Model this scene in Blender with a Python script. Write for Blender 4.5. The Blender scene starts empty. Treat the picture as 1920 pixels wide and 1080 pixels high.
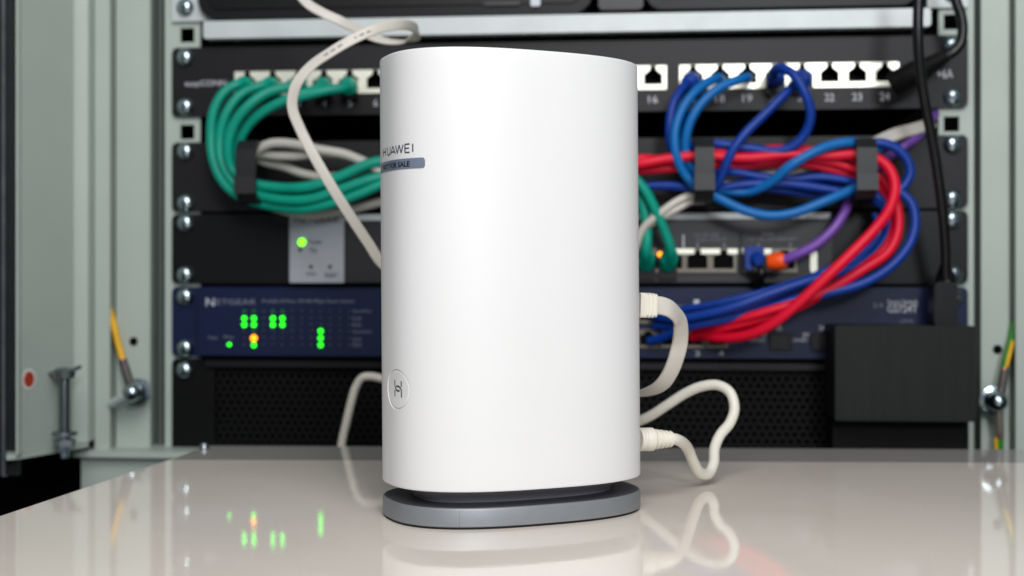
import bpy, bmesh, math, random
from mathutils import Vector, Matrix
random.seed(7)
S = bpy.context.scene
COL = S.collection
R = math.radians

# ------------------------------------------------------------------ camera
F = 2400.0                      # focal length in photograph pixels (1920 wide)
YAW = R(5.1)
CAM = Vector((0.0406, -0.7754, 0.093))
RIGHT = Vector((math.cos(YAW), math.sin(YAW), 0))
FWD = Vector((-math.sin(YAW), math.cos(YAW), 0))
cam_data = bpy.data.cameras.new('camera')
cam = bpy.data.objects.new('camera', cam_data)
COL.objects.link(cam)
cam.location = CAM
cam.rotation_euler = (R(90), 0, YAW)
cam_data.sensor_width = 36
cam_data.lens = 45
cam_data.shift_y = -18 / 1920
cam_data.clip_start = 0.01
cam_data.clip_end = 50
cam_data.dof.use_dof = True
cam_data.dof.focus_distance = 0.490
cam_data.dof.aperture_fstop = 9.0
cam_data.dof.aperture_blades = 0
S.camera = cam

# ------------------------------------------------------------------ world, lamps, exposure
W = bpy.data.worlds.new('World')
S.world = W
W.use_nodes = True
W.node_tree.nodes['Background'].inputs[0].default_value = (0.80, 0.88, 1.0, 1)
W.node_tree.nodes['Background'].inputs[1].default_value = 0.21


def lamp(name, loc, target, size, power, color=(1, 1, 1), shape='RECTANGLE', size_y=None):
    d = bpy.data.lights.new(name, 'AREA')
    d.shape = shape
    d.size = size
    if shape == 'RECTANGLE':
        d.size_y = size_y or size
    d.energy = power
    d.color = color
    o = bpy.data.objects.new(name, d)
    COL.objects.link(o)
    o.location = loc
    o.rotation_euler = (Vector(target) - Vector(loc)).to_track_quat('-Z', 'Y').to_euler()
    return o


lamp('ceiling_lamp', (0.07, -0.86, 0.70), (0.0, -0.20, 0.06), 0.62, 6.0, (1.0, 0.985, 0.96), 'DISK')
lamp('front_lamp', (0.36, -1.45, 0.50), (0.0, -0.1, 0.12), 0.24, 6.0, (0.92, 0.95, 1.0), 'DISK')

S.render.engine = 'CYCLES'
S.view_settings.view_transform = 'Standard'
S.view_settings.look = 'None'
S.view_settings.exposure = 0.0
S.view_settings.gamma = 1.0
S.cycles.max_bounces = 8


# ------------------------------------------------------------------ helpers
def at(px, py, off=0.0):
    """point on the plane parallel to the rack front, `off` millimetres before it"""
    d = FWD + RIGHT * ((px - 960) / F) + Vector((0, 0, -(py - 522) / F))
    t = (-off / 1000.0 - CAM.y) / d.y
    return CAM + d * t


def xat(px, off=0.0):
    return at(px, 522, off).x


def zat(px, py, off=0.0):
    return at(px, py, off).z


def tab(px, py, z=0.0):
    """point on a horizontal plane at height z"""
    d = FWD + RIGHT * ((px - 960) / F) + Vector((0, 0, -(py - 522) / F))
    return CAM + d * ((z - CAM.z) / d.z)


def lin(c):
    c = c / 255.0
    return c / 12.92 if c <= 0.04045 else ((c + 0.055) / 1.055) ** 2.4


def mat(name, rgb, rough=0.5, metal=0.0, var=0.0, vscale=60, bump=0.0, bscale=900, coat=0.0,
        stretch=None, emit=None, estr=0.0, trans=0.0, rvar=0.0, ior=1.5, spec=0.5):
    m = bpy.data.materials.new(name)
    m.use_nodes = True
    nt = m.node_tree
    b = nt.nodes['Principled BSDF']
    col = (lin(rgb[0]), lin(rgb[1]), lin(rgb[2]), 1)
    b.inputs['Base Color'].default_value = col
    b.inputs['Roughness'].default_value = rough
    b.inputs['Metallic'].default_value = metal
    b.inputs['Coat Weight'].default_value = coat
    b.inputs['IOR'].default_value = ior
    b.inputs['Specular IOR Level'].default_value = spec
    b.inputs['Transmission Weight'].default_value = trans
    if emit:
        b.inputs['Emission Color'].default_value = (lin(emit[0]), lin(emit[1]), lin(emit[2]), 1)
        b.inputs['Emission Strength'].default_value = estr
    if var or bump or rvar:
        tc = nt.nodes.new('ShaderNodeTexCoord')
        mp = nt.nodes.new('ShaderNodeMapping')
        nt.links.new(tc.outputs['Object'], mp.inputs[0])
        if stretch:
            mp.inputs['Scale'].default_value = stretch
    if var or rvar:
        n = nt.nodes.new('ShaderNodeTexNoise')
        n.inputs['Scale'].default_value = vscale
        n.inputs['Detail'].default_value = 6
        nt.links.new(mp.outputs[0], n.inputs[0])
    if var:
        r = nt.nodes.new('ShaderNodeValToRGB')
        lo, hi = 1 - var, 1 + var
        r.color_ramp.elements[0].position = 0.3
        r.color_ramp.elements[1].position = 0.7
        r.color_ramp.elements[0].color = (col[0] * lo, col[1] * lo, col[2] * lo, 1)
        r.color_ramp.elements[1].color = (min(1, col[0] * hi), min(1, col[1] * hi), min(1, col[2] * hi), 1)
        nt.links.new(n.outputs[0], r.inputs[0])
        nt.links.new(r.outputs[0], b.inputs['Base Color'])
    if rvar:
        mr = nt.nodes.new('ShaderNodeMapRange')
        mr.inputs['To Min'].default_value = max(0.01, rough - rvar)
        mr.inputs['To Max'].default_value = rough + rvar
        nt.links.new(n.outputs[0], mr.inputs['Value'])
        nt.links.new(mr.outputs[0], b.inputs['Roughness'])
    if bump:
        n2 = nt.nodes.new('ShaderNodeTexNoise')
        n2.inputs['Scale'].default_value = bscale
        n2.inputs['Detail'].default_value = 3
        nt.links.new(mp.outputs[0], n2.inputs[0])
        bp = nt.nodes.new('ShaderNodeBump')
        bp.inputs['Strength'].default_value = bump
        bp.inputs['Distance'].default_value = 0.0003
        nt.links.new(n2.outputs[0], bp.inputs['Height'])
        nt.links.new(bp.outputs[0], b.inputs['Normal'])
    return m


M = dict(
    mint=mat('mint_paint', (178, 189, 180), 0.42, var=0.03, vscale=20, bump=0.15, bscale=1500),
    mint_dark=mat('dark_green_grey', (96, 104, 98), 0.5, var=0.06, vscale=30),  # darker green-grey than the posts, for the recessed channels
    black=mat('black_powder_coat', (22, 21, 24), 0.42, spec=0.30, var=0.10, vscale=90, bump=0.35, bscale=2500),
    black2=mat('black_plastic', (11, 11, 12), 0.38, spec=0.28, var=0.10, vscale=70, bump=0.2, bscale=1500),
    matte=mat('matt_black_steel', (9, 9, 10), 0.6, spec=0.16, var=0.12, vscale=70, bump=0.3, bscale=2000),
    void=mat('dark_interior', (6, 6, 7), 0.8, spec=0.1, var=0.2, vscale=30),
    brushed=mat('brushed_dark_plastic', (23, 26, 25), 0.5, spec=0.25, var=0.22, vscale=30, stretch=(14, 1, 0.6), bump=0.3, bscale=500),
    gloss=mat('glossy_black', (16, 16, 19), 0.42, spec=0.25, var=0.1, vscale=30),
    blue=mat('navy_paint', (16, 28, 62), 0.38, spec=0.3, var=0.06, vscale=50, bump=0.15, bscale=2000),
    white=mat('router_white', (227, 227, 227), 0.44, var=0.012, vscale=18, bump=0.09, bscale=4000),
    ink=mat('grey_ink', (70, 72, 78), 0.5, var=0.05, vscale=300),
    inkblack=mat('black_ink', (8, 9, 12), 0.45, var=0.05, vscale=300),
    sticker=mat('slate_sticker', (112, 124, 142), 0.34, var=0.03, vscale=150, coat=0.2),
    gmetal=mat('grey_anodised', (142, 146, 150), 0.48, 0.45, var=0.03, vscale=150, bump=0.10, bscale=4000),
    gdark=mat('dark_grey_satin', (66, 66, 72), 0.42, 0.2, var=0.03, vscale=150, bump=0.05, bscale=3000),
    neck=mat('neck_grey', (142, 141, 150), 0.45, 0.1, var=0.03, vscale=150, bump=0.05, bscale=3000),
    foot=mat('rubber_foot', (14, 14, 15), 0.7, var=0.1, vscale=200),
    flat=mat('white_flat_cable', (206, 201, 191), 0.42, var=0.03, vscale=60, bump=0.15, bscale=1200),
    cord=mat('cream_white_cable', (228, 223, 210), 0.4, var=0.03, vscale=60, bump=0.1, bscale=1500),
    greyc=mat('grey_cable', (190, 186, 178), 0.5, var=0.06, vscale=60),
    green=mat('green_cable', (0, 150, 126), 0.40, spec=0.3, var=0.10, vscale=50, bump=0.1, bscale=1200),
    dblue=mat('dark_blue_cable', (8, 56, 146), 0.40, spec=0.3, var=0.07, vscale=50, bump=0.1, bscale=1200),
    lblue=mat('light_blue_cable', (8, 104, 176), 0.40, spec=0.3, var=0.07, vscale=50, bump=0.1, bscale=1200),
    red=mat('red_cable', (224, 10, 48), 0.42, spec=0.3, var=0.07, vscale=50, bump=0.1, bscale=1200),
    purple=mat('purple_cable', (116, 72, 166), 0.42, var=0.06, vscale=50, bump=0.1, bscale=1200),
    orange=mat('orange_boot', (255, 84, 10), 0.4, var=0.04, vscale=80),
    blackc=mat('black_cord', (12, 12, 13), 0.34, spec=0.4, var=0.1, vscale=60),
    steel=mat('zinc_steel', (178, 192, 198), 0.20, 1.0, var=0.06, vscale=300, rvar=0.06),
    steeld=mat('dull_zinc', (150, 158, 160), 0.40, 1.0, var=0.10, vscale=120, rvar=0.08),
    bar=mat('galvanised_sheet', (200, 206, 206), 0.5, 0.2, var=0.05, vscale=60, bump=0.15, bscale=900),
    jack=mat('cream_jack', (254, 253, 234), 0.34, 0.45, var=0.03, vscale=90),
    jackd=mat('dark_nickel_jack', (120, 114, 104), 0.38, 0.7, var=0.1, vscale=150),
    jackm=mat('nickel_jack', (206, 200, 188), 0.32, 0.8, var=0.08, vscale=150),
    silver=mat('silver_label_plate', (176, 180, 186), 0.36, 0.30, var=0.04, vscale=80),
    charcoal=mat('charcoal_plate', (36, 36, 39), 0.42, 0.1, var=0.08, vscale=80),
    print=mat('pale_print', (205, 206, 214), 0.5, var=0.03, vscale=200),
    printg=mat('faint_print', (122, 124, 140), 0.5, var=0.03, vscale=200),
    printd=mat('dark_print', (40, 42, 46), 0.5, var=0.03, vscale=200),
    printc=mat('grey_cable_print', (138, 134, 126), 0.5, var=0.05, vscale=200),
    led_g=mat('green_led', (20, 120, 20), 0.3, var=0.02, emit=(38, 255, 22), estr=3.0),
    led_y=mat('lime_led', (60, 140, 20), 0.3, var=0.02, emit=(110, 255, 10), estr=3.4),
    led_o=mat('orange_led', (180, 90, 10), 0.3, var=0.02, emit=(255, 140, 8), estr=4.0),
    led_d=mat('dim_green_led', (24, 70, 40), 0.3, var=0.02, emit=(20, 110, 40), estr=0.25),
    led_off=mat('unlit_led', (50, 46, 60), 0.3, var=0.05),
    yellow=mat('yellow_insulation', (232, 176, 8), 0.45, var=0.05, vscale=80),
    greenw=mat('green_insulation', (40, 130, 30), 0.45, var=0.05, vscale=80),
    copper=mat('copper_strand', (210, 130, 95), 0.35, 0.9, var=0.08, vscale=300),
    shrink=mat('crimp_sleeve', (84, 78, 78), 0.5, 0.3, var=0.2, vscale=300),
    rust=mat('red_dot', (176, 58, 30), 0.5, var=0.04, vscale=80),
    paper=mat('white_dot', (222, 218, 214), 0.5, var=0.03, vscale=80),
    gap_shade=mat('door_gap_shade', (20, 21, 22), 0.55, var=0.15, vscale=60),  # near-black colour standing for shade in the door gap
    strap=mat('cable_ring_plastic', (18, 18, 20), 0.45, var=0.10, vscale=80, bump=0.2, bscale=1500),
)


def link(name, me, m, parent=None):
    o = bpy.data.objects.new(name, me)
    COL.objects.link(o)
    if m is not None:
        me.materials.append(m)
    if parent is not None:
        o.parent = parent
    return o


def origin(parent):
    v = Vector((0, 0, 0))
    p = parent
    while p is not None:
        v += p.location
        p = p.parent
    return v


def build(name, bm, m, parent=None, smooth=False, bevel=0.0):
    """bmesh written in world coordinates -> one mesh object"""
    if bevel:
        es = [e for e in bm.edges if len(e.link_faces) == 2 and e.calc_face_angle(0) > 0.6]
        bmesh.ops.bevel(bm, geom=es, offset=bevel, segments=2, affect='EDGES', clamp_overlap=True)
    off = origin(parent)
    if parent is None:
        xs = [v.co for v in bm.verts]
        lo = Vector([min(c[i] for c in xs) for i in range(3)])
        hi = Vector([max(c[i] for c in xs) for i in range(3)])
        off = Vector(((lo.x + hi.x) / 2, (lo.y + hi.y) / 2, lo.z))
    for v in bm.verts:
        v.co -= off
    bmesh.ops.recalc_face_normals(bm, faces=bm.faces)
    me = bpy.data.meshes.new(name)
    bm.to_mesh(me)
    bm.free()
    if smooth:
        me.polygons.foreach_set('use_smooth', [True] * len(me.polygons))
        try:
            me.set_sharp_from_angle(angle=R(35))
        except Exception:
            pass
    o = link(name, me, m, parent)
    if parent is None:
        o.location = off
    return o


def thing(name, label, cat, loc, group=None):
    o = bpy.data.objects.new(name, None)
    COL.objects.link(o)
    o.location = loc
    o.empty_display_size = 0.01
    tag(o, label, cat, group)
    return o


def tag(o, label, cat, group=None):
    o['label'] = label
    o['category'] = cat
    if group:
        o['group'] = group
    return o


def box(bm, x0, x1, y0, y1, z0, z1, M4=None):
    vs = [bm.verts.new((x, y, z)) for x in (x0, x1) for y in (y0, y1) for z in (z0, z1)]
    for f in ((0, 1, 3, 2), (4, 6, 7, 5), (0, 4, 5, 1), (2, 3, 7, 6), (0, 2, 6, 4), (1, 5, 7, 3)):
        bm.faces.new([vs[i] for i in f])
    if M4 is not None:
        for v in vs:
            v.co = M4 @ v.co
    return vs


def nbox(*a):
    bm = bmesh.new()
    box(bm, *a)
    return bm


def rrect(x0, x1, z0, z1, r, n=5):
    pts = []
    for cx, cz, a0 in ((x1 - r, z0 + r, -90), (x1 - r, z1 - r, 0), (x0 + r, z1 - r, 90), (x0 + r, z0 + r, 180)):
        for i in range(n + 1):
            a = R(a0 + 90 * i / n)
            pts.append((cx + r * math.cos(a), cz + r * math.sin(a)))
    return pts


def plate(outer, holes, yf, yb, bm=None):
    """plate in the XZ plane with holes, front at yf, back at yb"""
    bm = bm or bmesh.new()
    es = []
    loops = []
    for loop in [outer] + list(holes):
        vs = [bm.verts.new((x, yf, z)) for x, z in loop]
        loops.append(vs)
        for i in range(len(vs)):
            es.append(bm.edges.new((vs[i], vs[(i + 1) % len(vs)])))
    r = bmesh.ops.triangle_fill(bm, use_beauty=True, use_dissolve=False, edges=es)
    faces = [f for f in r['geom'] if isinstance(f, bmesh.types.BMFace)]
    back = {}
    for vs in loops:
        for v in vs:
            back[v] = bm.verts.new((v.co.x, yb, v.co.z))
    for f in faces:
        bm.faces.new([back[v] for v in reversed(f.verts)])
    for vs in loops:
        for i in range(len(vs)):
            a, b = vs[i], vs[(i + 1) % len(vs)]
            bm.faces.new((a, b, back[b], back[a]))
    return bm


def catmull(pts, n):
    out = []
    P = [Vector(p) for p in pts]
    P = [P[0] * 2 - P[1]] + P + [P[-1] * 2 - P[-2]]
    for i in range(1, len(P) - 2):
        p0, p1, p2, p3 = P[i - 1:i + 3]
        # centripetal
        t0 = 0.0
        t1 = t0 + max(1e-5, (p1 - p0).length) ** 0.5
        t2 = t1 + max(1e-5, (p2 - p1).length) ** 0.5
        t3 = t2 + max(1e-5, (p3 - p2).length) ** 0.5
        for k in range(n):
            t = t1 + (t2 - t1) * k / n
            A1 = p0 * ((t1 - t) / (t1 - t0)) + p1 * ((t - t0) / (t1 - t0))
            A2 = p1 * ((t2 - t) / (t2 - t1)) + p2 * ((t - t1) / (t2 - t1))
            A3 = p2 * ((t3 - t) / (t3 - t2)) + p3 * ((t - t2) / (t3 - t2))
            B1 = A1 * ((t2 - t) / (t2 - t0)) + A2 * ((t - t0) / (t2 - t0))
            B2 = A2 * ((t3 - t) / (t3 - t1)) + A3 * ((t - t1) / (t3 - t1))
            out.append(B1 * ((t2 - t) / (t2 - t1)) + B2 * ((t - t1) / (t2 - t1)))
    out.append(P[-2].copy())
    return out


def sweep(path, section, normals=None, scales=None, close=True, up=Vector((0, 0, 1))):
    """section: list of (a, b) in metres; a along normal, b along binormal"""
    bm = bmesh.new()
    rings = []
    n = len(path)
    prev = None
    for i, p in enumerate(path):
        t = (path[min(i + 1, n - 1)] - path[max(i - 1, 0)]).normalized()
        if normals is not None:
            nn = normals[i] - t * normals[i].dot(t)
            nn.normalize()
        else:
            if prev is None:
                ref = up if abs(t.dot(up)) < 0.9 else Vector((1, 0, 0))
                nn = (ref - t * ref.dot(t)).normalized()
            else:
                nn = (prev - t * prev.dot(t)).normalized()
            prev = nn
        bb = t.cross(nn)
        s = scales[i] if scales else 1.0
        rings.append([bm.verts.new(p + nn * (a * s) + bb * (b * s)) for a, b in section])
    m = len(section)
    for i in range(n - 1):
        for j in range(m):
            bm.faces.new((rings[i][j], rings[i][(j + 1) % m], rings[i + 1][(j + 1) % m], rings[i + 1][j]))
    if close:
        bm.faces.new(rings[0])
        bm.faces.new(rings[-1])
    return bm


def circ(r, n=12):
    return [(r * math.cos(2 * math.pi * i / n), r * math.sin(2 * math.pi * i / n)) for i in range(n)]


def flatsec(w, t):
    r = t * 0.49
    return [(z, x) for x, z in rrect(-w / 2, w / 2, -t / 2, t / 2, r, 3)]


def lathe(profile, axis_from, axis_dir, n=20):
    """profile: (distance along axis, radius)"""
    bm = bmesh.new()
    d = Vector(axis_dir).normalized()
    ref = Vector((0, 0, 1)) if abs(d.z) < 0.9 else Vector((1, 0, 0))
    u = d.cross(ref).normalized()
    v = d.cross(u)
    rings = []
    for h, r in profile:
        c = Vector(axis_from) + d * h
        if r < 1e-7:
            rings.append([bm.verts.new(c)])
        else:
            rings.append([bm.verts.new(c + u * (r * math.cos(2 * math.pi * i / n)) + v * (r * math.sin(2 * math.pi * i / n))) for i in range(n)])
    for a, b in zip(rings, rings[1:]):
        if len(a) == 1 and len(b) == 1:
            continue
        for i in range(n):
            j = (i + 1) % n
            if len(a) == 1:
                bm.faces.new((a[0], b[i], b[j]))
            elif len(b) == 1:
                bm.faces.new((a[i], a[j], b[0]))
            else:
                bm.faces.new((a[i], a[j], b[j], b[i]))
    for r_ in (rings[0], rings[-1]):
        if len(r_) > 1:
            bm.faces.new(r_)
    return bm


_txt = {}


def text_mesh(s, bold=0.0):
    """font outline of a string normalised to the unit box"""
    if s not in _txt:
        cu = bpy.data.curves.new('lettering', 'FONT')
        cu.body = s
        cu.resolution_u = 3
        cu.offset = bold
        ob = bpy.data.objects.new('lettering', cu)
        COL.objects.link(ob)
        dg = bpy.context.evaluated_depsgraph_get()
        dg.update()
        me = bpy.data.meshes.new_from_object(ob.evaluated_get(dg))
        vs = [tuple(v.co) for v in me.vertices]
        fs = [tuple(p.vertices) for p in me.polygons]
        bpy.data.objects.remove(ob)
        bpy.data.curves.remove(cu)
        bpy.data.meshes.remove(me)
        x0 = min(v[0] for v in vs); x1 = max(v[0] for v in vs)
        y0 = min(v[1] for v in vs); y1 = max(v[1] for v in vs)
        _txt[s] = ([((v[0] - x0) / (x1 - x0), (v[1] - y0) / (y1 - y0)) for v in vs], fs)
    return _txt[s]


def lettering(s, x0, x1, z0, z1, y, m, parent, name='lettering'):
    vs, fs = text_mesh(s)
    bm = bmesh.new()
    bv = [bm.verts.new((x0 + u * (x1 - x0), y, z0 + w * (z1 - z0))) for u, w in vs]
    for f in fs:
        try:
            bm.faces.new([bv[i] for i in f])
        except ValueError:
            pass
    return build(name, bm, m, parent)


def pxtext(s, px0, px1, py0, py1, off, m, parent, name='lettering'):
    """lettering at a place measured in the photograph, on the plane `off` mm before the rack front"""
    a = at(px0, py1, off)
    b = at(px1, py0, off)
    return lettering(s, a.x, b.x, a.z, b.z, a.y, m, parent, name)


mm = 0.001
# ------------------------------------------------------------------ setting: shelf the router stands on
rear_l = tab(390, 835)
rear_r = tab(1960, 842.5)
midl = tab(318, 862)
midr = tab(1990, 868)
d_left = (tab(0, 965) - tab(390, 835)).normalized()
front_l = rear_l + d_left * 0.62
front_r = rear_r + d_left * 0.62 + Vector((0.05, 0, 0))
shelf = thing('glossy_shelf', 'glossy off-white board the white router stands on, grey strip along its far edge', 'shelf',
              (0, -0.3, -0.008))


def slab(name, corners, zt, zb, m, parent, bevel=0.0008):
    bm = bmesh.new()
    t = [bm.verts.new((c.x, c.y, zt)) for c in corners]
    b = [bm.verts.new((c.x, c.y, zb)) for c in corners]
    bm.faces.new(t)
    bm.faces.new(b[::-1])
    for i in range(4):
        j = (i + 1) % 4
        bm.faces.new((t[i], b[i], b[j], t[j]))
    return build(name, bm, m, parent, bevel=bevel)


def board_material(name, rgb):
    m = bpy.data.materials.new(name)
    m.use_nodes = True
    nt = m.node_tree
    b = nt.nodes['Principled BSDF']
    tc = nt.nodes.new('ShaderNodeTexCoord')
    n = nt.nodes.new('ShaderNodeTexNoise')
    n.inputs['Scale'].default_value = 9
    n.inputs['Detail'].default_value = 4
    nt.links.new(tc.outputs['Object'], n.inputs[0])
    r = nt.nodes.new('ShaderNodeValToRGB')
    c = [lin(v) for v in rgb]
    r.color_ramp.elements[0].position = 0.35
    r.color_ramp.elements[1].position = 0.65
    r.color_ramp.elements[0].color = (c[0] * 0.96, c[1] * 0.95, c[2] * 0.94, 1)
    r.color_ramp.elements[1].color = (c[0] * 1.03, c[1] * 1.03, c[2] * 1.03, 1)
    nt.links.new(n.outputs[0], r.inputs[0])
    nt.links.new(r.outputs[0], b.inputs['Base Color'])
    b.inputs['IOR'].default_value = 1.62
    b.inputs['Specular IOR Level'].default_value = 0.5
    # faint wipe marks in the gloss
    n2 = nt.nodes.new('ShaderNodeTexNoise')
    n2.inputs['Scale'].default_value = 40
    n2.inputs['Detail'].default_value = 8
    n2.inputs['Distortion'].default_value = 1.5
    nt.links.new(tc.outputs['Object'], n2.inputs[0])
    mr = nt.nodes.new('ShaderNodeMapRange')
    mr.inputs['From Min'].default_value = 0.35
    mr.inputs['From Max'].default_value = 0.75
    mr.inputs['To Min'].default_value = 0.018
    mr.inputs['To Max'].default_value = 0.07
    nt.links.new(n2.outputs[0], mr.inputs['Value'])
    # dust specks: tiny dull spots in the gloss
    n4 = nt.nodes.new('ShaderNodeTexNoise')
    n4.inputs['Scale'].default_value = 1500
    n4.inputs['Detail'].default_value = 1
    nt.links.new(tc.outputs['Object'], n4.inputs[0])
    m4 = nt.nodes.new('ShaderNodeMapRange')
    m4.inputs['From Min'].default_value = 0.74
    m4.inputs['From Max'].default_value = 0.80
    m4.inputs['To Min'].default_value = 0.0
    m4.inputs['To Max'].default_value = 0.5
    nt.links.new(n4.outputs[0], m4.inputs['Value'])
    ad_ = nt.nodes.new('ShaderNodeMath')
    ad_.operation = 'ADD'
    nt.links.new(mr.outputs[0], ad_.inputs[0])
    nt.links.new(m4.outputs[0], ad_.inputs[1])
    nt.links.new(ad_.outputs[0], b.inputs['Roughness'])
    n3 = nt.nodes.new('ShaderNodeTexNoise')
    n3.inputs['Scale'].default_value = 420
    n3.inputs['Detail'].default_value = 2
    nt.links.new(tc.outputs['Object'], n3.inputs[0])
    bp = nt.nodes.new('ShaderNodeBump')
    bp.inputs['Strength'].default_value = 0.04
    bp.inputs['Distance'].default_value = 0.0004
    nt.links.new(n3.outputs[0], bp.inputs['Height'])
    nt.links.new(bp.outputs[0], b.inputs['Normal'])
    return m


M['board'] = board_material('lacquered_board', (238, 229, 218))
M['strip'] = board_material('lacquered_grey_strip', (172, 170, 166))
slab('board', [front_l, front_r, midr, midl], 0, -0.007, M['board'], shelf)
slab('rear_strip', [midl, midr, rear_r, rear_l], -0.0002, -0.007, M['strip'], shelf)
build('screw', lathe([(0, 0.0028), (0.0016, 0.0026), (0.0030, 0.0015), (0.0033, 0)], tab(383, 841, 0.0), (0, 0, 1), 16),
      M['steeld'], shelf, True)

# ------------------------------------------------------------------ setting: cabinet
cab = thing('server_cabinet', 'pale green steel server cabinet round the rack equipment', 'cabinet', (0, 0.1, -0.3))


def extrude_profile(name, pts, th, z0, z1, m, parent):
    """pts: (X, Y) polyline; thickness goes away from the camera"""
    bm = bmesh.new()
    back = [(x, y + th) for x, y in pts][::-1]
    loop = pts + back
    b = [bm.verts.new((x, y, z0)) for x, y in loop]
    t = [bm.verts.new((x, y, z1)) for x, y in loop]
    n = len(loop)
    for i in range(n):
        j = (i + 1) % n
        bm.faces.new((b[i], b[j], t[j], t[i]))
    k = len(pts)
    for i in range(k - 1):
        bm.faces.new((b[i], b[i + 1], b[n - 2 - i], b[n - 1 - i]))
        bm.faces.new((t[i], t[n - 1 - i], t[n - 2 - i], t[i + 1]))
    return build(name, bm, m, parent, bevel=0.0006)


def prof(seq):
    return [(xat(px, off), -off / 1000.0) for px, off in seq]


ZT, ZB = 0.36, -0.012
HZ = [261, 245, 230.5, 215.2, 199.9, 184.5, 172, 156, 140, 127.5, 111.4, 95.3, 81.7, 65.8, 49.8, 36.2, 20.5, 5, 277, 293, 309]
for side in (-1, 1):
    xh = side * 0.2326
    if side < 0:
        x0, x1 = xat(309, -3), xh + 0.0082
    else:
        x0, x1 = xh - 0.0075, xat(1826, -3)
    holes = [[(xh - .0045, z * mm - .0045), (xh + .0045, z * mm - .0045), (xh + .0045, z * mm + .0045), (xh - .0045, z * mm + .0045)] for z in HZ]
    build('rail', plate([(x0, -0.03), (x1, -0.03), (x1, 0.33), (x0, 0.33)], holes, 0.0032, 0.0052), M['mint'], cab)
# left post, dark channel beside it
extrude_profile('post', prof([(176, 10), (178, 16), (205, 16), (209, -4), (214, -6), (218, 4), (281, 4), (284, 1), (284, -20)]), 0.0016, ZB, ZT, M['mint'], cab)
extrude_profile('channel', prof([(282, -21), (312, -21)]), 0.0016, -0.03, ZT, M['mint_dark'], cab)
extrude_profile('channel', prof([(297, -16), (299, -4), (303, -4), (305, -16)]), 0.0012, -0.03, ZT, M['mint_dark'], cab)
# right post
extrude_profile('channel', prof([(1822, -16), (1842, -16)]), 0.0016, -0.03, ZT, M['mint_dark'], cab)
extrude_profile('post', prof([(1839, -14), (1840, 2), (1893, 2), (1896, -12), (1902, -12), (1905, 14), (1990, 14), (1992, -20)]), 0.0016, -0.03, ZT, M['mint'], cab)
# bottom frame member on the left and its upright flange
build('bottom_rail', nbox(xat(150, 10), xat(420, 10), -0.0215, 0.012, -0.016, -0.0120), M['mint'], cab, bevel=0.0005)
build('bottom_rail', nbox(xat(170, 0), xat(470, 0), -0.014, 0.010, -0.075, -0.0162), M['mint'], cab, bevel=0.0005)
# inside of the cabinet, its shade painted as near-black walls
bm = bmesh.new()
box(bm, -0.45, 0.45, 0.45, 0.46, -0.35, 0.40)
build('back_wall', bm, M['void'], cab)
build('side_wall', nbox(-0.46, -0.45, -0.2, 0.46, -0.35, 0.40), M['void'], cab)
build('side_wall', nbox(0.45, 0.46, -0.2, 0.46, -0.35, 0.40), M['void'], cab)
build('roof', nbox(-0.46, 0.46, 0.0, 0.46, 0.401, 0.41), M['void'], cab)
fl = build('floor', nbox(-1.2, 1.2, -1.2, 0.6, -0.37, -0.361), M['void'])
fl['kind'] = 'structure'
build('back_wall', nbox(-0.9, -0.24, 0.05, 0.06, -0.35, 0.40), M['void'], cab)  # near-black sheet painting the dark behind the left post

# left door: folded steel edge seen open
door = thing('cabinet_door', 'open pale green cabinet door edge at the far left with hinge pin and red dot', 'door',
             at(100, 870, 60))
dp = [(xat(33, 78), -.080), (xat(38, 78), -.0785), (xat(41, 78), -.0765), (xat(112, 50), -0.034), (xat(114, 28), -.030), (xat(165, 26), -.026), (xat(168, 22), -.016), (xat(170, 8), -.006), (xat(176, 4), -.004)]
extrude_profile('door_frame', dp, 0.0018, -0.006, ZT, M['mint'], door)
# bottom lip
bm = bmesh.new()
lp = [at(12, 880, 84), at(40, 880, 78), at(166, 858, 26), at(166, 858, 6), at(12, 858, 6)]
t_ = [bm.verts.new((p.x, p.y, -0.0062)) for p in lp]
b_ = [bm.verts.new((p.x, p.y, -0.0092)) for p in lp]
bm.faces.new(t_); bm.faces.new(b_[::-1])
for i in range(5):
    bm.faces.new((t_[i], b_[i], b_[(i + 1) % 5], t_[(i + 1) % 5]))
build('bottom_lip', bm, M['mint'], door, bevel=0.0006)
# black sheet for the gap's shade, and glass frame at the picture's edge
build('gap_shade', nbox(xat(-60, 70), xat(33, 70), -0.070, -0.066, -0.02, ZT), M['gap_shade'], door)
build('trim_strip', nbox(xat(4, 74), xat(10, 74), -0.0745, -0.0705, -0.02, ZT), M['steeld'], door, bevel=0.0004)
build('trim_strip', nbox(xat(33, 82), xat(37, 82), -0.084, -0.0795, -0.0062, ZT), M['mint'], door, bevel=0.0004)
# hinge pin
px_, off_ = 121, 62
tp = at(px_, 690, off_); bp_ = at(px_, 858, off_)
L = tp.z - bp_.z
pin = build('hinge_pin', lathe([(0, .0026), (0.004, .0026), (0.0045, .0030), (L * 0.97, .0030), (L, .0024)], (bp_.x, bp_.y, bp_.z), (0, 0, 1), 20), M['steel'], door, True)
prof_t = []
k = 0.012
while k < L - 0.006:
    prof_t += [(k, .0030), (k + .0006, .0038), (k + .0012, .0030)]
    k += 0.0019
build('thread', lathe(prof_t, (bp_.x, bp_.y, bp_.z), (0, 0, 1), 20), M['steeld'], pin, True)
build('nut', lathe([(0.006, .0055), (0.0065, .0062), (0.0105, .0062), (0.011, .0052)], (bp_.x, bp_.y, bp_.z), (0, 0, 1), 6), M['steeld'], pin)
build('collar', lathe([(0.0125, .0042), (0.0130, .0072), (0.0150, .0072), (0.0155, .004)], (bp_.x, bp_.y, bp_.z), (0, 0, 1), 24), M['steeld'], pin, True)
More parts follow.
